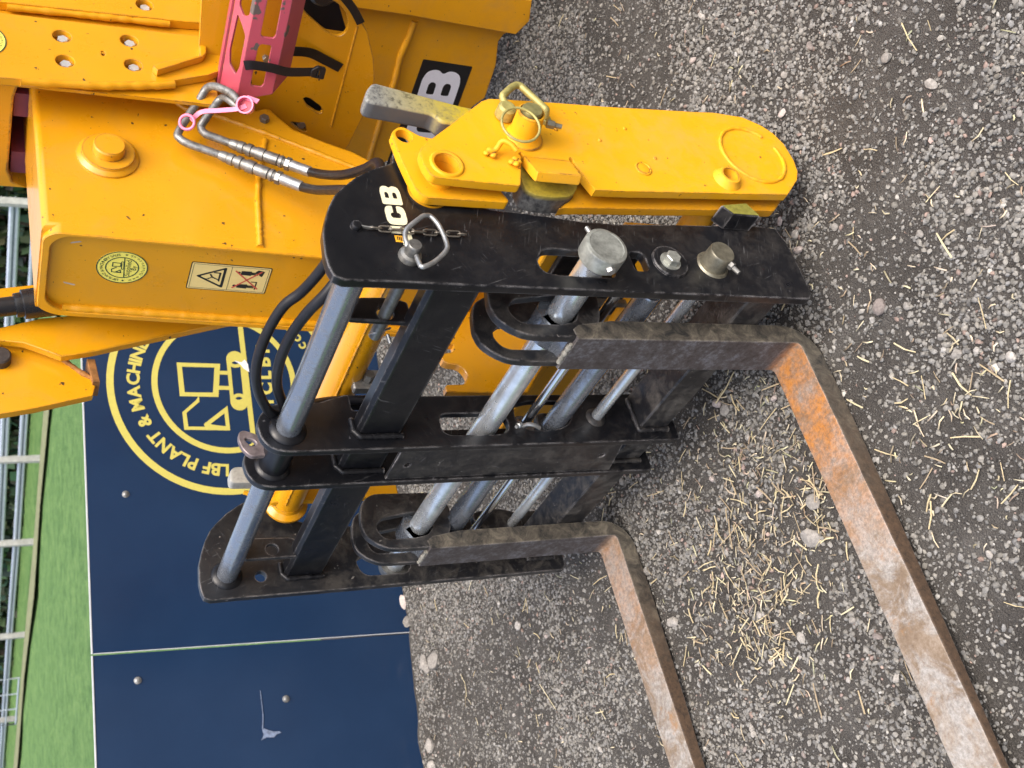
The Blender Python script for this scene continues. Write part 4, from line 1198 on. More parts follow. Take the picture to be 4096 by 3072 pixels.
# pin boss with locking bolt, split ring and pull handle
m = MB().lathe([(0, .040), (.006, .034), (.018, .029), (.060, .0265), (.062, .0235), (.050, .0215), (.048, .001)], (.7095, .322, .722), (1, .05, .10), 36)
boss = m.build('pin_boss', YEL2, hp, 40)
m = MB().lathe([(0, .0205), (.018, .0205), (.021, .0185), (.0212, .001)], (.757, .324, .727), (1, .05, .1), 30); m.build('pin_end', plain('olive_steel', (.22, .2, .08), .5, .4, .5, .3, 60, .2), boss)
OLV = plain('oversprayed_handle', (.34, .30, .10), .5, .3, .5, .3, 70, .25)
m = MB().hexbolt((.752, .318, .690), (.1, -.25, -.95), .0085, .016); m.lathe([(0, .005), (.03, .005)], (.752, .318, .690), (.1, -.25, -.95), 10); m.build('locking_bolt', BR, boss)
MB().ring((.772, .284, .764), (1, -.2, .1), .0375, .0027, 48, 8).build('split_ring', OLV, boss, 80)
m = MB().lathe([(0, .019), (.022, .018), (.026, .013)], (.715, .370, .752), (.9, -.05, .05), 20); m.build('pull_collar', OLV, boss)
MB().tube([(.712, .360, .752), (.725, .374, .748), (.735, .398, .755), (.738, .408, .7475), (.738, .432, .7225), (.738, .4355, .7085), (.738, .425, .70), (.738, .3800, .671), (.736, .3740, .667), (.722, .3700, .664), (.711, .370, .663)], .0072, 12, smooth=5).build('pull_handle', OLV, boss, 80)
m = MB().hexbolt((.711, .370, .660), (1, 0, 0), .012, .010); m.build('handle_bolt', OLV, boss)
m = MB()
m.tube([(.716, .262, .815), (.722, .266, .800), (.738, .272, .792), (.742, .262, .778), (.738, .250, .768)], .0055, 10, smooth=4)
for p in ((.714, .262, .818), (.716, .256, .806), (.719, .266, .812), (.716, .243, .772), (.717, .25, .763), (.719, .236, .765), (.716, .244, .757)): m.lathe([(-.004, .004), (0, .0075), (.004, .004)], p, (1, .2, .3), 8)
m.build('keeper_loop', YEL2, boss, 80)
# inner hitch plate and the lower run of it
BPt = [(.337, .9759), (.3459, .9713), (.357, .9599), (.3604, .9482), (.3521, .9354), (.3399, .9199), (.3363, .8939), (.3469, .8148), (.34, .70), (.27, .70), (.245, .78), (.2130, .7836), (.1901, .772), (.1839, .7765), (.1805, .9404), (.1892, .9525), (.2039, .9597), (.2479, .9675), (.2884, .9729)]
ip = MB().prism(rnd(BPt, .010, 3), .6475, .668, 'X', [circ(.3352, .951, .0160, 24)], ch=.0022, steps=2).build('inner_plate', YEL2, tele)
BPl = [(.215, .6236), (.1752, .6725), (.1815, .6546), (.188, .58), (.1925, .5135), (.2023, .3789), (.2105, .2748), (.2177, .1665), (.2223, .1213), (.2597, .0822), (.36, .06), (.42, .10), (.40, .66)]
MB().prism(rnd(BPl, .006, 2), .6475, .668, 'X', [circ(.2588, .2589, .017, 24)], ch=.0022, steps=2).build('inner_plate', YELD, tele)
# locking cam that shows through the slit, and its lever
cm = MB().prism(rnd([(.345, .735), (.2652, .7365), (.2286, .7438), (.201, .7418), (.1891, .7222), (.1870, .6836), (.1948, .6417), (.2199, .6225), (.2344, .618), (.345, .62)], .014, 4), .640, .688, 'X', ch=.003, steps=2).build('locking_cam', CAMM, tele)
LV = rnd([(.3953, 1.0249), (.4183, 1.0169), (.4344, 1.0046), (.4389, .9968), (.4030, .8300), (.395, .7400), (.34, .74), (.3452, .8127), (.3495, .8810), (.3680, .8940), (.3760, .960), (.3810, 1.0120), (.386, 1.023)], .020, 5)
MB().prism(LV, .657, .699, 'X', ch=.007, steps=4).build('lever', SPRAY, cm)
# far lever end, mirrored beyond the carriage
MB().prism(rnd([(.2292, 1.085), (.262, 1.083), (.277, 1.07), (.276, 1.04), (.27, .96), (.225, .96)], .012, 3), -.485, -.45, 'X', ch=.005, steps=2).build('lever', plain('grey_lever', (.36, .36, .33), .55, .3, .5, .25, 70, .2), tele)
MB().prism(rnd([(.20, .97), (.24, 1.04), (.235, 1.0), (.24, .62), (.20, .62)], .006), -.53, -.51, 'X', ch=.002).build('inner_plate', YEL2, tele)
# big round cross tube with end flange
ht = MB().lathe([(0, .0405), (1.20, .0405)], (-.555, .222, .9195), (1, 0, 0), 44, caps=False); hto = ht.build('hitch_tube', YEL, tele, 60)
bead([(-.5, .185, .9385), (.63, .185, .9385)], .0026, .35, step=.008).build('weld', YEL, hto, 80)
m = MB().lathe([(0, .057), (.003, .058), (.010, .058), (.02, .0445), (.03, .0415)], (-.566, .222, .9195), (1, 0, 0), 44); m.build('end_flange', YEL, hto)
m = MB().lathe([(0, .020), (.004, .0235), (.030, .0235)], (-.605, .215, .9195), (1, 0, 0), 26); m.build('pin_end', plain('worn_yellow_pin', (.20, .11, .02), .6, .2, .4, .6, 70, .3), hto)
m = MB().lathe([(0, .032), (.445, .032)], (.20, .2588, .2595), (1, 0, 0), 30); m.build('lower_pivot_tube', YELD, tele, 50)
MB().box(.38, .47, .20, .30, .21, .30, .004).build('pivot_block', YEL2, tele)
MB().box(.15, .43, .330, .3445, .12, .472, .002).build('hitch_stop', BLK, tele)
# hook plates under the nose
HK = [(.5080, .501), (.46, .535), (.385, .59), (.335, .624), (.333, .6135), (.3205, .614), (.311, .6215), (.3085, .633), (.306, .648), (.296, .6535), (.282, .652), (.275, .641), (.273, .6225), (.266, .6095), (.254, .602), (.240, .599), (.226, .604), (.218, .6115), (.2155, .6205), (.2145, .658), (.210, .664), (.194, .665), (.19, .55), (.19, .45), (.25, .40), (.385, .291), (.62, .291), (.62, .501)]
MB().prism(HK, -.012, .012, 'X', ch=.002).build('hook_plate', YEL, tele)
MB().lathe([(0, .10), (.01, .098), (.012, .09)], (.012, .40, .44), (1, 0, 0), 40).build('pivot_boss', YEL, tele)
MB().box(-.45, .45, .345, .365, .10, .34, .003).build('lower_cross_plate', YELD, tele)
MB().box(.15, .43, .346, .364, .335, .50, .003).build('lower_cross_plate', YEL2, tele)
MB().box(-.45, .30, .30, .345, .335, .355, .003).build('lower_cross_plate', YELD, tele)

# ---- boom nose
NOSE = [(.4445, .52), (.4687, .9617), (.4769, 1.1111), (.4886, 1.3242), (.4985, 1.5045), (.5008, 1.546), (1.9, 1.565), (1.9, 1.27), (.975, 1.2733), (.9275, 1.2633), (.9129, 1.233), (.9119, 1.1904), (.918, 1.1518), (.9202, 1.0484), (.9299, 1.03), (.9281, 1.0103), (.8993, .9888), (.8673, .9621), (.8337, .8892), (.8104, .8254), (.7742, .7663), (.7452, .7115), (.62, .52)]
ns = MB().prism(NOSE, -.108, .171, 'X', ch=.016, steps=4).build('boom_nose', YEL, tele, 30)
NF = (Vector((1, 0, 0)), Vector((0, .0549, .9985)).normalized(), Vector((0, -.9985, .0549)).normalized())
NO = Vector((0, .4985 - .0549 * 0, 1.5045))
def fz(z): return (z - 1.5045) / .9985
rim = rnd([(-.1075, fz(.56)), (-.1075, fz(1.505)), (-.085, fz(1.543)), (.150, fz(1.543)), (.1705, fz(1.52)), (.1705, fz(.56))], .02, 4)
hole = rnd([(-.092, fz(.58)), (-.092, fz(1.49)), (-.06, fz(1.527)), (.135, fz(1.527)), (.1615, fz(1.50)), (.1615, fz(.58))], .02, 4)
MB().prism(rim, -.02, .014, NF, [hole], ch=.002, o=NO).build('nose_rim', YEL, ns)
bb = bead([NO + NF[0] * -.089 + NF[1] * fz(z_) + NF[2] * .002 for z_ in (1.49, 1.3, 1.1, .9, .6)], .010, .12, step=.01); bb.build('weld', YEL, ns, 80)
bb = bead([(.1715, .9535, 1.2714), (.1715, .9183, 1.2483), (.1715, .8918, 1.2193), (.1715, .8786, 1.1538), (.1715, .8418, 1.0592), (.1715, .8319, 1.0328), (.1715, .81, .9798), (.1715, .7737, .8998), (.1715, .735, .8079)], .007, .25, step=.008); bb.build('weld', YEL, ns, 80)
bb = bead([(.1712, .8135, 1.0417), (.1712, .6962, 1.0732), (.1712, .617, 1.0872), (.1712, .4747, 1.1016)], .0075, .2, step=.008); bb.build('weld', YEL, ns, 80)
m = MB().lathe([(0, .066), (.005, .0655), (.012, .056), (.018, .0545), (.0185, .034), (.0185, .0335), (.036, .0335), (.040, .031), (.0402, .001)], (.170, .7138, 1.4035), (1, 0, 0), 56); m.build('pivot_pin', YEL, ns, 25)
# stiffener strip along the rear edge of the nose plate
# stickers on the nose (flat print)
SF = (NF[0], NF[1], NF[2]); SO = Vector((0, .4985, 1.5045))
def st(p): return (p[0], fz(p[1]))
SC = (.0615, 1.3788); sr = .0535
def sprism(m, pts, l0, l1, holes=()): m.prism([st(p) for p in pts], l0, l1, SF, [[st(p) for p in h_] for h_ in holes], ch=0, o=SO)
def s_ell(r, n=48): return circ(SC[0], SC[1], r, n)
def supplied_sticker(par, fr, o, tf, c, r):
    m = MB(); m.prism([tf(p) for p in circ(c[0], c[1], r, 48)], .0002, .0007, fr, ch=0, o=o); sk = m.build('round_sticker', STKY, par)
    m = MB()
    for ro, ri in ((1.0, .955), (.655, .61)):
        m.prism([tf(p) for p in circ(c[0], c[1], r * ro, 48)], .0008, .0011, fr, [[tf(p) for p in circ(c[0], c[1], r * ri, 48)]], ch=0, o=o)
    def P(pts, hs=()):
        m.prism([tf((c[0] + a * r, c[1] + b * r)) for a, b in pts], .0008, .0011, fr, [[tf((c[0] + a * r, c[1] + b * r)) for a, b in h_] for h_ in hs], ch=0, o=o)
    P([(-.63, -.10), (.63, -.02), (.63, -.06), (-.63, -.14)])
    P([(.02, .40), (.30, .40), (.28, .05), (.05, .05)], [[(.06, .36), (.26, .36), (.245, .09), (.085, .09)]])
    P([(.10, .05), (.14, .05), (.14, -.0), (.10, -.0)]); P([(.20, .05), (.24, .05), (.24, 0), (.20, 0)])
    P(stadium(-.05, -.02, .32, .01, .065, 6), [stadium(-.05, -.02, .32, .01, .03, 6)])
    P([(.02, .22), (-.13, .42), (-.33, .40), (-.35, .02), (-.31, .02), (-.29, .36), (-.15, .38), (-.02, .20)])
    P([(-.35, 0), (-.12, .05), (-.30, .26)], [[(-.30, .06), (-.20, .08), (-.28, .17)]])
    tt = MB()
    def tput(m_, vf, ax, az, ang=0, lift=.0012):
        q_ = tf((ax, az)); put(m_, vf, fr, o, q_[0], q_[1], ang, lift)
    tput(tt, text_mesh('Supplied', r * .30, .0), c[0], c[1] - r * .32); tput(tt, text_mesh('By', r * .30, .0), c[0] + r * .02, c[1] - r * .54)
    s_ = 'LBF PLANT & MACHINERY SALES'
    for s_, am, sp, inw in (('LBF PLANT & MACHINERY SALES', 92, 165, False), ('www.lbfsales.co.uk', 272, 140, True)):
        n_ = len(s_); gs_ = round(r * .19, 4)
        lay_ = arc_layout(s_, gs_, .0, r * (.735 if not inw else .88), radians(sp))
        for i, ch_ in enumerate(s_):
            if ch_ == ' ': continue
            t_ = lay_[i] - .5
            a_ = radians(am) + (radians(sp) * t_ * (1 if inw else -1))
            rr = r * (.735 if not inw else .88)
            tput(tt, glyph(ch_, gs_, .0), c[0] + rr * cos(a_), c[1] + rr * sin(a_), a_ - pi / 2 if not inw else a_ + pi / 2)
    for sx in (-1, 1):
        cx_, cz_ = c[0] + sx * r * .81, c[1] - r * .10
        star = [tf((cx_ + r * (.07 if k % 2 == 0 else .028) * sin(pi * k / 5), cz_ + r * (.07 if k % 2 == 0 else .028) * cos(pi * k / 5))) for k in range(10)]
        tt.prism(star, .0008, .0011, fr, ch=0, o=o)
    tag(m.build('sticker_print', STKG, sk), kind='stuff'); tag(tt.build('sticker_lettering', STKG, sk), kind='stuff')
supplied_sticker(ns, SF, SO, st, SC, sr)
CHIPG = plain('chipped_patch', (.42, .36, .30), .6)
for pts in ([(.125, 1.489), (.130, 1.487), (.136, 1.470), (.133, 1.466)], [(-.002, 1.494), (-.007, 1.492), (-.013, 1.470), (-.009, 1.468)]):
    m = MB(); sprism(m, rnd(pts, .002, 3), .0001, .0004); m.build('paint_chip', CHIPG, ns, smooth=False)
m = MB().hexbolt((.1715, .879, 1.035), (1, 0, 0), .012, .012); m.build('hex_bolt', STEEL, ns)
# warning plate: lever-trap triangle above, crossed figures below
WX0, WX1, WZ0, WZ1 = .008, .102, 1.0582, 1.2370
m = MB(); sprism(m, rnd([(WX0, WZ0), (WX1, WZ0), (WX1, WZ1), (WX0, WZ1)], .005), .0002, .0006); w_ = m.build('warning_sticker', BLKP, ns)
m = MB(); e_ = .0022; sprism(m, rnd([(WX0 + e_, WZ0 + e_), (WX1 - e_, WZ0 + e_), (WX1 - e_, WZ1 - e_), (WX0 + e_, WZ1 - e_)], .004), .0007, .0009); m.build('sticker_ground', STKC, w_)
m = MB()
e_ = .0055; sprism(m, [(WX0 + e_, WZ0 + e_), (WX1 - e_, WZ0 + e_), (WX1 - e_, WZ1 - e_), (WX0 + e_, WZ1 - e_)], .0010, .0012, [[(WX0 + e_ + .0009, WZ0 + e_ + .0009), (WX1 - e_ - .0009, WZ0 + e_ + .0009), (WX1 - e_ - .0009, WZ1 - e_ - .0009), (WX0 + e_ + .0009, WZ1 - e_ - .0009)]])
sprism(m, [(WX0 + .006, 1.1468), (WX1 - .006, 1.1468), (WX1 - .006, 1.1478), (WX0 + .006, 1.1478)], .0010, .0012)
sprism(m, rnd([(.0555, 1.2225), (.0925, 1.158), (.0185, 1.158)], .006), .0010, .0012, [rnd([(.0555, 1.2125), (.0835, 1.1640), (.0275, 1.1640)], .004)])
for pts in ([(.040, 1.1680), (.072, 1.1680), (.072, 1.1720), (.043, 1.1720)], [(.069, 1.170), (.0725, 1.170), (.0725, 1.184), (.069, 1.184)], [(.046, 1.172), (.049, 1.172), (.056, 1.1840), (.066, 1.1900), (.0645, 1.1930), (.053, 1.1870)], [(.053, 1.186), (.057, 1.184), (.049, 1.1960), (.046, 1.194)], circ(.0455, 1.1985, .003, 10),
            # two figures
            circ(.031, 1.1325, .004, 10), [(.0245, 1.127), (.0375, 1.127), (.0385, 1.104), (.0355, 1.104), (.0355, 1.088), (.0315, 1.088), (.0310, 1.105), (.0300, 1.088), (.0262, 1.088), (.0265, 1.104), (.0235, 1.104)], [(.0215, 1.0835), (.050, 1.0835), (.050, 1.0975), (.047, 1.0975), (.047, 1.0865), (.0215, 1.0865)],
            circ(.0775, 1.130, .004, 10), [(.071, 1.125), (.084, 1.125), (.085, 1.102), (.082, 1.102), (.082, 1.086), (.078, 1.086), (.0775, 1.103), (.0765, 1.086), (.0727, 1.086), (.073, 1.102), (.070, 1.102)], [(.069, 1.077), (.088, 1.073), (.091, 1.088), (.084, 1.094), (.078, 1.085), (.072, 1.083)]):
    sprism(m, pts, .0010, .0012)
m.build('sticker_print', BLKP, w_)
m = MB()
sprism(m, [(.021, 1.136), (.024, 1.138), (.088, 1.080), (.085, 1.078)], .0013, .0015); sprism(m, [(.082, 1.139), (.085, 1.137), (.026, 1.078), (.023, 1.080)], .0013, .0015)
m.build('red_cross', REDP, w_)

# ---- outer boom collar with bolted side plates
BPL = [(1.0200, 1.75), (1.0248, 1.6147), (1.0271, 1.4996), (1.0306, 1.3744), (1.0336, 1.2458), (1.0405, 1.1435), (1.0289, 1.1299), (.9364, 1.1413), (.9226, 1.1523), (.9038, 1.181), (.8705, 1.2619), (.8562, 1.3159), (.8382, 1.4122), (.8218, 1.5523), (.8171, 1.6192), (.8171, 1.75)]
bh = [(.973, 1.4914), (.9868, 1.3483), (.8929, 1.489), (.9065, 1.3459)]
bp_ = MB().prism(BPL, .248, .270, 'X', [circ(a, b, .019, 26) for a, b in bh] + [circ(.9375, 1.408, .0033, 10), circ(.929, 1.408, .0033, 10)], ch=.003, steps=2).build('bolted_plate', YEL, tele)
for a, b in bh:
    m = MB().hexbolt((.2470, a - .001, b - .002), (1, 0, 0), .0125, .015, .002, .017); m.build('hex_bolt', ZBOLT, bp_)
MB().box(.238, .2475, .83, 1.02, 1.16, 1.75, .001).build('backing_plate', YEL, tele)
supplied_sticker(bp_, AX['X'], Vector((.2701, 0, 0)), lambda p: (p[0], p[1]), (.9295, 1.6576), .0535)
MB().prism([(.8891, 1.3075), (.9063, 1.2858), (.9219, 1.2539), (.9338, 1.2218), (.9438, 1.1998), (.9923, 1.1944), (.9989, 1.1850), (.9989, 1.1778), (.9549, 1.1828), (.9413, 1.1923), (.916, 1.234), (.8756, 1.2987)], .270, .290, 'X', ch=.003, steps=2).build('stop_rib', YEL, bp_)
B2 = [(1.06, 1.75), (1.0577, 1.614), (1.0646, 1.481), (1.0784, 1.2174), (1.0878, 1.1254), (1.0985, 1.1144), (1.1847, 1.1022), (1.42, 1.0789), (1.42, 1.75)]
b2 = MB().prism(B2, .248, .272, 'X', [circ(1.119, 1.3039, .019, 26)], ch=.003, steps=2).build('bolted_plate', YEL, tele)
m = MB().hexbolt((.247, 1.119, 1.302), (1, 0, 0), .0125, .015, .002, .017); m.build('hex_bolt', ZBOLT, b2)
bb = bead([(.262, 1.0545, 1.60), (.262, 1.0615, 1.48), (.262, 1.0735, 1.25)], .008, .15, step=.01); bb.build('weld', YEL, b2, 80)
bb = bead([(.262, .8195, 1.58), (.262, .836, 1.41), (.262, .856, 1.30), (.262, .868, 1.26)], .009, .15, step=.01); bb.build('weld', YEL, bp_, 80)
MB().box(.236, .2475, 1.02, 1.50, 1.14, 1.75, .001).build('backing_plate', YELD, tele)
CR = rnd([(-.235, 1.70), (.262, 1.70), (.262, 1.15), (-.235, 1.15)], .02)
CH_ = rnd([(-.160, 1.5830), (.1420, 1.5780), (.160, 1.555), (.180, 1.32), (.19, 1.24), (-.170, 1.24), (-.177, 1.55)], .03, 5)
MB().prism([(-.177, 1.70), (.247, 1.70), (.247, 1.20), (.20, 1.20), (.176, 1.305), (.1635, 1.565), (.1427, 1.5780), (.1123, 1.5839), (-.12, 1.5882), (-.1575, 1.5768), (-.177, 1.5423)], .93, 1.45, 'Y', ch=.004, steps=2).build('boom_collar', YEL, tele, 30)
for xa, xb in ((.045, .115), (-.14, -.07)):
    MB().box(xa, xb, .945, 1.25, 1.5475, 1.583, .001).build('wear_pad', PAD, tele)
MB().box(.1720, .197, 1.0, 1.04, 1.30, 1.5, .001).build('wear_pad', PAD, tele)
# ---- tilt linkage left of the nose
LKM = YEL
MB().prism([(.62, 1.75), (.5177, 1.6128 + .14), (.4819, 1.6135 + .14), (.4819, 1.6135), (.4763, 1.5659), (.4543, 1.5183), (.4385, 1.4871), (.4541, 1.414), (.4681, 1.367), (.5081, 1.2313), (.5529, 1.075), (.60, 1.10), (.572, 1.3727), (.5466, 1.5268), (.5177, 1.6128), (.53, 1.75)], -.222, -.20, 'X', ch=.002).build('tilt_link', YEL, tele)
MB().prism([(.6794, 1.75), (.6794, 1.6076), (.6957, 1.5269), (.6797, 1.5237), (.6568, 1.5628), (.6306, 1.6087), (.6306, 1.75)], -.275, -.26, 'X', ch=.002).build('tilt_link', YEL, tele)
LL = [(.5111, 1.75), (.5111, 1.6118), (.5084, 1.5803), (.4926, 1.5392), (.4636, 1.4858), (.4213, 1.4428), (.3985, 1.4127), (.3891, 1.412), (.3569, 1.4215), (.3239, 1.5453), (.3097, 1.6162), (.295, 1.75)]
ll = MB().prism(LL, -.262, -.24, 'X', ch=.003, steps=2).build('tilt_link', YEL, tele)
bb = bead([(-.240, a, b) for a, b in LL[2:7]], .006, .3); bb.build('weld', plain('rusty_weld', (.30, .13, .03), .7, 0, .3, .5, 60, .3), ll, 80)
m = MB().lathe([(0, .0235), (.022, .0235), (.025, .020), (.0252, .001)], (-.240, .4530, 1.6136), (1, 0, 0), 26); m.build('link_pin', plain('dark_pin', (.05, .042, .04), .55, .3, .5, .4, 60, .2), ll)
MB().prism([(.4321, 1.4801), (.4422, 1.4448), (.4507, 1.4217), (.3872, 1.4181), (.3808, 1.426)], -.300, -.285, 'X', ch=.001).build('rusty_web', plain('rusty_web', (.16, .065, .02), .75, 0, .3, .6, 45, .3), tele)
MB().prism([(.45, 1.43), (.45, 1.412), (.385, 1.405), (.385, 1.42)], -.285, -.225, 'X', ch=.001).build('rusty_web', plain('rusty_web_edge', (.22, .10, .03), .75, 0, .3, .6, 45, .3), tele)
a_, b_ = Vector((-.165, .528, 1.70)), Vector((-.155, .5650, 1.50))
d_ = (b_ - a_)
m = MB().lathe([(0, .022), (.118, .022), (.119, .0275), (.126, .0285), (.134, .0285), (.136, .034), (d_.length, .036), (d_.length + .12, .036)], a_, d_, 32); m.build('tilt_cylinder', plain('black_gloss', (.012, .013, .016), .28, 0, .5, .2, 20), tele, 40)

# ---- front frame: strut, its plate, and the lettered panel, square to the chassis
D2 = Vector((.987, .161, 0)).normalized(); N2 = Vector((.161, -.987, 0)).normalized()
FF = (D2, Vector((0, 0, 1)), N2)
def ff(n0): return Vector((.3, 0, 0)) + Vector((0, n0, 0)) - D2 * 0
def s2(x, y): return Vector((x - .3, y, 0)).dot(D2)                      # metres along the frame, from x = 0.3
# plate behind the strut
PO = Vector((.3, .98, 0))
pl3 = [(.4512, .9606), (.4595, .8972), (.4321, .8528), (.384, .8112), (.3175, .7778), (.2587, .76), (.188, .7562), (.1242, .7668), (.0556, .7795), (.0257, .7921), (.0629, .8642), (.05, .9678), (.02, 1.0221), (-.02, 1.1673), (.44, 1.2116), (.50, 1.1), (.53, 1.0)]
def sx_(p, x_=0): return [((a - .3) / .987, b) for a, b in p]
H1 = [(.4539, .9719), (.4531, .922), (.4415, .8952), (.4241, .8733), (.3977, .8613), (.3761, .8617), (.3625, .872), (.361, .8897), (.3743, .9195), (.4046, .9657), (.43, .99)]
H2 = [(.1817, .9274), (.1864, .9215), (.1841, .9095), (.1646, .8772), (.1534, .8712), (.1451, .8729), (.1453, .8823), (.1625, .9141)]
H3 = [(.1118, .9477), (.1099, .9076), (.1023, .9036), (.0866, .8979), (.0921, .9204)]
sp = MB().prism(sx_(pl3), -.012, 0, FF, [rnd(sx_(h_), .008, 3) for h_ in (H1, H2, H3)], ch=.0015, o=PO).build('strut_plate', YEL, tele)
bb = bead([PO + D2 * ((a - .3) / .987) + Vector((0, 0, b)) for a, b in ((.3941, .8389), (.1101, .8387))], .0035, .05, step=.02); bb.build('fold', YEL, sp, 80)
for dx, w in ((.02, .03),):
    MB().prism(sx_([(.33, .83), (.46, .90), (.46, 1.10), (.33, 1.10)]), -.10, -.085, FF, ch=0, o=PO).build('dark_backing', DARK, tele)  # added dark sheet, paints the shade seen through the big hole
    MB().prism(sx_([(.07, .84), (.20, .84), (.20, .95), (.07, .95)]), -.05, -.04, FF, ch=0, o=PO).build('dark_backing', DARK, tele)  # same painted dark behind the two small holes
m = MB().lathe([(0, .030), (.05, .034), (.07, .034), (.08, .026)], PO + D2 * .135 + Vector((0, .10, .93)), -N2 * -1, 28); m.build('motor_end', BLKP, tele)
m = MB().hexbolt(PO + D2 * (-.203) + Vector((0, .03, .915)), N2, .012, .03); m.build('hex_bolt', ZINC, sp)
m = MB().hexbolt(PO + D2 * (-.02) + Vector((0, -.0, 1.04)), N2, .0085, .012); m.build('hex_bolt', ZINC, sp)
def ribbon(name, path, w, parent, mat, wdir, th=.0025):
    P = [Vector(p) for p in path]; m_ = MB(); vs = []; fs = []
    Q = []
    for i in range(len(P) - 1):
        p0 = P[i - 1] if i else P[0] * 2 - P[1]; p3 = P[i + 2] if i + 2 < len(P) else P[-1] * 2 - P[-2]
        for k in range(6):
            t = k / 6
            Q.append(0.5 * ((2 * P[i]) + (P[i + 1] - p0) * t + (2 * p0 - 5 * P[i] + 4 * P[i + 1] - p3) * t * t + (3 * P[i] - p0 - 3 * P[i + 1] + p3) * t ** 3))
    Q.append(P[-1])
    for i, q in enumerate(Q):
        d_ = (Q[min(i + 1, len(Q) - 1)] - Q[max(i - 1, 0)]).normalized()
        wv = (wdir - d_ * wdir.dot(d_)).normalized(); nv = d_.cross(wv)
        for a, b in ((-1, -1), (1, -1), (1, 1), (-1, 1)): vs.append(q + wv * (a * w / 2) + nv * (b * th / 2))
    for i in range(len(Q) - 1):
        for k in range(4): fs.append((i * 4 + k, i * 4 + (k + 1) % 4, i * 4 + 4 + (k + 1) % 4, i * 4 + 4 + k))
    fs += [(3, 2, 1, 0), tuple(len(vs) - 4 + k for k in range(4))]
    m_.add(vs, fs)
    return m_.build(name, mat, parent, 50)
# red boom prop: a slotted, folded steel channel strapped across the front
strut = thing('safety_strut', 'chipped red slotted steel prop lying across the front of the boom', 'safety prop', (.4, .87, 1.08))
SP0 = Vector((.3, .86, 0))
sec = [(-.075, 1.150), (-.055, 1.150), (.0, 1.1195), (.0, 1.0405), (-.045, .998), (-.075, .998)]       # towards the viewer, height
def facet(p, q, holes, name='facet', s_end=(-.052, -.052)):
    a = Vector((0, p[1])) ; d0 = SP0 + N2 * p[0] + Vector((0, 0, p[1])); d1 = SP0 + N2 * q[0] + Vector((0, 0, q[1]))
    V = (d1 - d0); L_ = V.length; V.normalize(); W = D2.cross(V)
    if W.dot(N2) < 0: W = -W
    hs = [rnd([(s, t * L_) for s, t in h_], .006, 3) for h_ in holes]
    out = [(s_end[0], 0), (s_end[1], L_), (.62, L_), (.62, 0)]
    m = MB().prism(out, -.006, 0, (D2, V, W), hs, ch=.0008, o=d0)
    return m
sm_ = MB()
for m_ in (facet(sec[0], sec[1], [], s_end=(-.05, -.055)),
           facet(sec[2], sec[1], [[(.24, .18), (.24, .55), (.195, .75), (.165, .75), (.148, .45), (.16, .18)], [(.128, .45), (.143, .75), (.05, .82), (.018, .70), (.005, .3), (.03, .18), (.11, .18)]], s_end=(-.052, -.058)),
           facet(sec[3], sec[2], [[(.26, .28), (.26, .68), (.125, .68), (.118, .62), (.118, .30), (.125, .25)], [(.10, .32), (.10, .62), (.09, .68), (-.002, .68), (-.009, .64), (-.009, .36), (-.002, .30), (.09, .30)]], s_end=(-.025, -.052)),
           facet(sec[4], sec[3], [], s_end=(.005, -.025)),
           facet(sec[5], sec[4], [], s_end=(.005, .005))):
    sm_.add(m_.v, m_.f)
sm_.build('channel', RED, strut, 30)
e0 = [(-.052, 1.150), (-.052, 1.118), (-.025, 1.0415)]
strap = thing('retaining_strap', 'black rubber strap buckled round the red prop', 'strap', (.35, .85, 1.05))
ribbon('band', [SP0 + D2 * .045 + N2 * .006 + Vector((0, 0, 1.118)), SP0 + D2 * .052 + N2 * .012 + Vector((0, 0, 1.10)), SP0 + D2 * .052 + N2 * .014 + Vector((0, 0, 1.06)), SP0 + D2 * .046 + N2 * .012 + Vector((0, 0, 1.02)), SP0 + D2 * .05 + N2 * .008 + Vector((0, 0, .972)), SP0 + D2 * .052 + N2 * .006 + Vector((0, 0, .95))], .022, strap, RUB, D2)
m = MB().prism(rnd([(-.015, -.012), (.015, -.012), (.018, .008), (.006, .022), (-.012, .02)], .005), -.003, .005, FF, [[(-.008, 0), (.008, 0), (.008, .0025), (-.008, .0025)], [(-.008, .006), (.008, .006), (.008, .0075), (-.008, .0075)]], ch=.001, o=SP0 + D2 * .052 + N2 * .008 + Vector((0, 0, .945))); m.build('buckle', RUB, strap)
ribbon('band', [SP0 + D2 * .060 - N2 * .05 + Vector((0, 0, 1.02)), SP0 + D2 * .045 - N2 * .085 + Vector((0, 0, .985)), SP0 + D2 * .035 - N2 * .105 + Vector((0, 0, .94)), SP0 + D2 * .018 - N2 * .112 + Vector((0, 0, .90)), SP0 + D2 * .0 - N2 * .114 + Vector((0, 0, .855))], .024, strap, RUB, D2)
ribbon('rubber_trim', [PO + D2 * ((a - .3) / .987) + N2 * .006 + Vector((0, 0, b)) for a, b in ((.48, .915), (.4652, .8916), (.438, .8607), (.4068, .8349))], .020, sp, RUB, Vector((-.7, 0, .7)), .006)
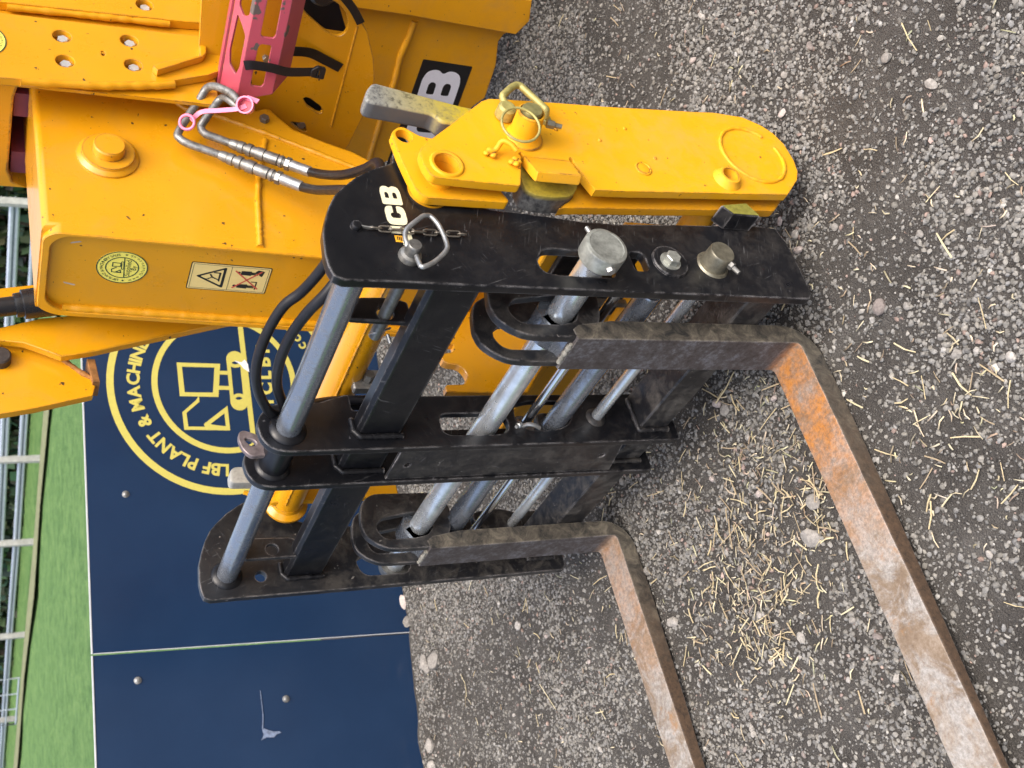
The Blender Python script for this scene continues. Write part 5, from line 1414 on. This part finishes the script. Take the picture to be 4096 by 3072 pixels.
# lettered front panel
PJ = Vector((.3, 1.28, 0))
low = [(.42, .29), (.3545, .2937), (.2965, .2766), (.2667, .2932), (.2466, .2834), (.2306, .3041), (.2074, .3123), (.1352, .294), (.0737, .2929), (.024, .2913), (-.0032, .3149), (-.10, .38), (-.1761, .4238), (-.2234, .5238), (-.33, .66), (-.33, 1.05), (.42, 1.15)]
fpn = MB().prism(sx_(low), -.02, 0, FF, ch=.002, o=PJ).build('front_panel', YELD, tele)
bb = bead([PJ + D2 * ((a - .3) / .987) + Vector((0, 0, b)) for a, b in ((.231, .5764), (.1886, .578), (.1227, .5865), (.042, .5814), (-.059, .5892), (-.2211, .59), (-.32, .59))], .010, .12, step=.012); bb.build('weld', YELD, fpn, 80)
MB().prism(sx_([(.2583, 1.1), (.2583, .765), (.261, .6254), (.2535, .2859), (.30, .26), (.36, .275), (.36, 1.1)]), .0, .035, FF, ch=.004, steps=2, o=PJ).build('front_flange', YELD, fpn)
m = MB().lathe([(0, .028), (.012, .028), (.016, .024)], PJ + D2 * (-.06) + Vector((0, 0, .585)), N2, 24)
dl = rnd(sx_([(.1216, .5182), (.1194, .3646), (-.3130, .3735), (-.3190, .5340)]), .004)
dcl = MB().prism(dl, .0002, .0008, FF, ch=0, o=PJ).build('name_plate', BLKP, fpn)
jcb(dcl, WHITE, FF, PJ, -.596, .3850, .1230, .1180, .0100, .0009, .0014, -.02)
# chassis bulk standing behind the panel, out of the picture
MB().box(-.30, 1.15, 1.62, 2.6, .35, 1.05, .02).build('chassis', YELD, tele)

# ---- rigid pipes on the boom and the pink dust cap hanging on them
ppA = MB().tube([(.315, .765, 1.130), (.305, .785, 1.1334), (.30, .8176, 1.147), (.28, .8554, 1.1752), (.26, .8654, 1.189), (.245, .852, 1.20), (.225, .8195, 1.224), (.212, .7665, 1.2536), (.211, .7486, 1.2516), (.211, .7332, 1.2317), (.212, .707, 1.168)], .0092, 14, smooth=5).build('hydraulic_pipe', PIPE, tele, 80)
ppB = MB().tube([(.30, .765, 1.120), (.285, .785, 1.1250), (.28, .81, 1.1417), (.27, .8325, 1.1502), (.25, .8427, 1.1611), (.225, .7977, 1.1953), (.214, .7885, 1.2012), (.212, .771, 1.1941), (.212, .7612, 1.1719), (.212, .7471, 1.1395)], .0092, 14, smooth=5).build('hydraulic_pipe', PIPE, tele, 80)
MB().prism(sx_([(.0, 1.02), (.12, 1.02), (.12, 1.17), (.0, 1.17)]), -.16, -.15, FF, ch=0, o=PO).build('pipe_dark_sheet', DARK, tele)  # flat near-black sheet painting the shade of a recess behind the pipe ends
dc = thing('dust_cap', 'pink plastic dust cap hung by its loop on the bent pipes', 'dust cap', (.33, .745, 1.13))
cc = Vector((.335, .741, 1.128)); cd = Vector((.62, -.50, .42)).normalized()
m = MB().lathe([(-.012, .0165), (.012, .0195), (.015, .0195), (.015, .0158), (.0, .0155)], cc, cd, 36, caps=False); m.build('cap_wall', PINK, dc, 40)
MB().lathe([(-.0115, .0160), (.0, .0157)], cc, cd, 36).build('cap_floor', REDC, dc)
up = Vector((0, 0, 1)); sd_ = cd.cross(up).normalized(); up2 = sd_.cross(cd).normalized()
p0_, p1_, p2_ = cc + Vector((-.012, .0, .018)), Vector((.262, .786, 1.208)), Vector((.243, .776, 1.230))
ribbon('tail', [cc, p0_, p0_.lerp(p1_, .5), p1_, p2_], .010, dc, PINK, Vector((-.35, .2, -.9)).cross(cd).normalized() * 1.0, .003)
m = MB()
lc_ = Vector((.243, .769, 1.239)); m.tube([lc_ + (sd_ * cos(t) * .016 + up2 * sin(t) * .0165) for t in [2 * pi * k / 28 for k in range(28)]], .0036, 8, closed=True)
m.build('loop', PINK, dc, 80)
ribbon('tab', [cc + sd_ * -.018, cc + Vector((.02, -.005, -.022))], .012, dc, PINK, up2, .003)

for nm_, lb_, ct_ in (('ground', 'dark gravel yard with loose stones and straw under the forks', 'ground'), ('yard', 'bare dark yard surface around the gravel', 'ground'), ('grass_field', 'green field beyond the navy boards', 'field'),
                      ('path', 'thin brown path along the far guard rail', 'path'), ('grass', 'blurred green grass of the field beyond the boards', 'grass')):
    tag(bpy.data.objects[nm_], lb_, ct_)
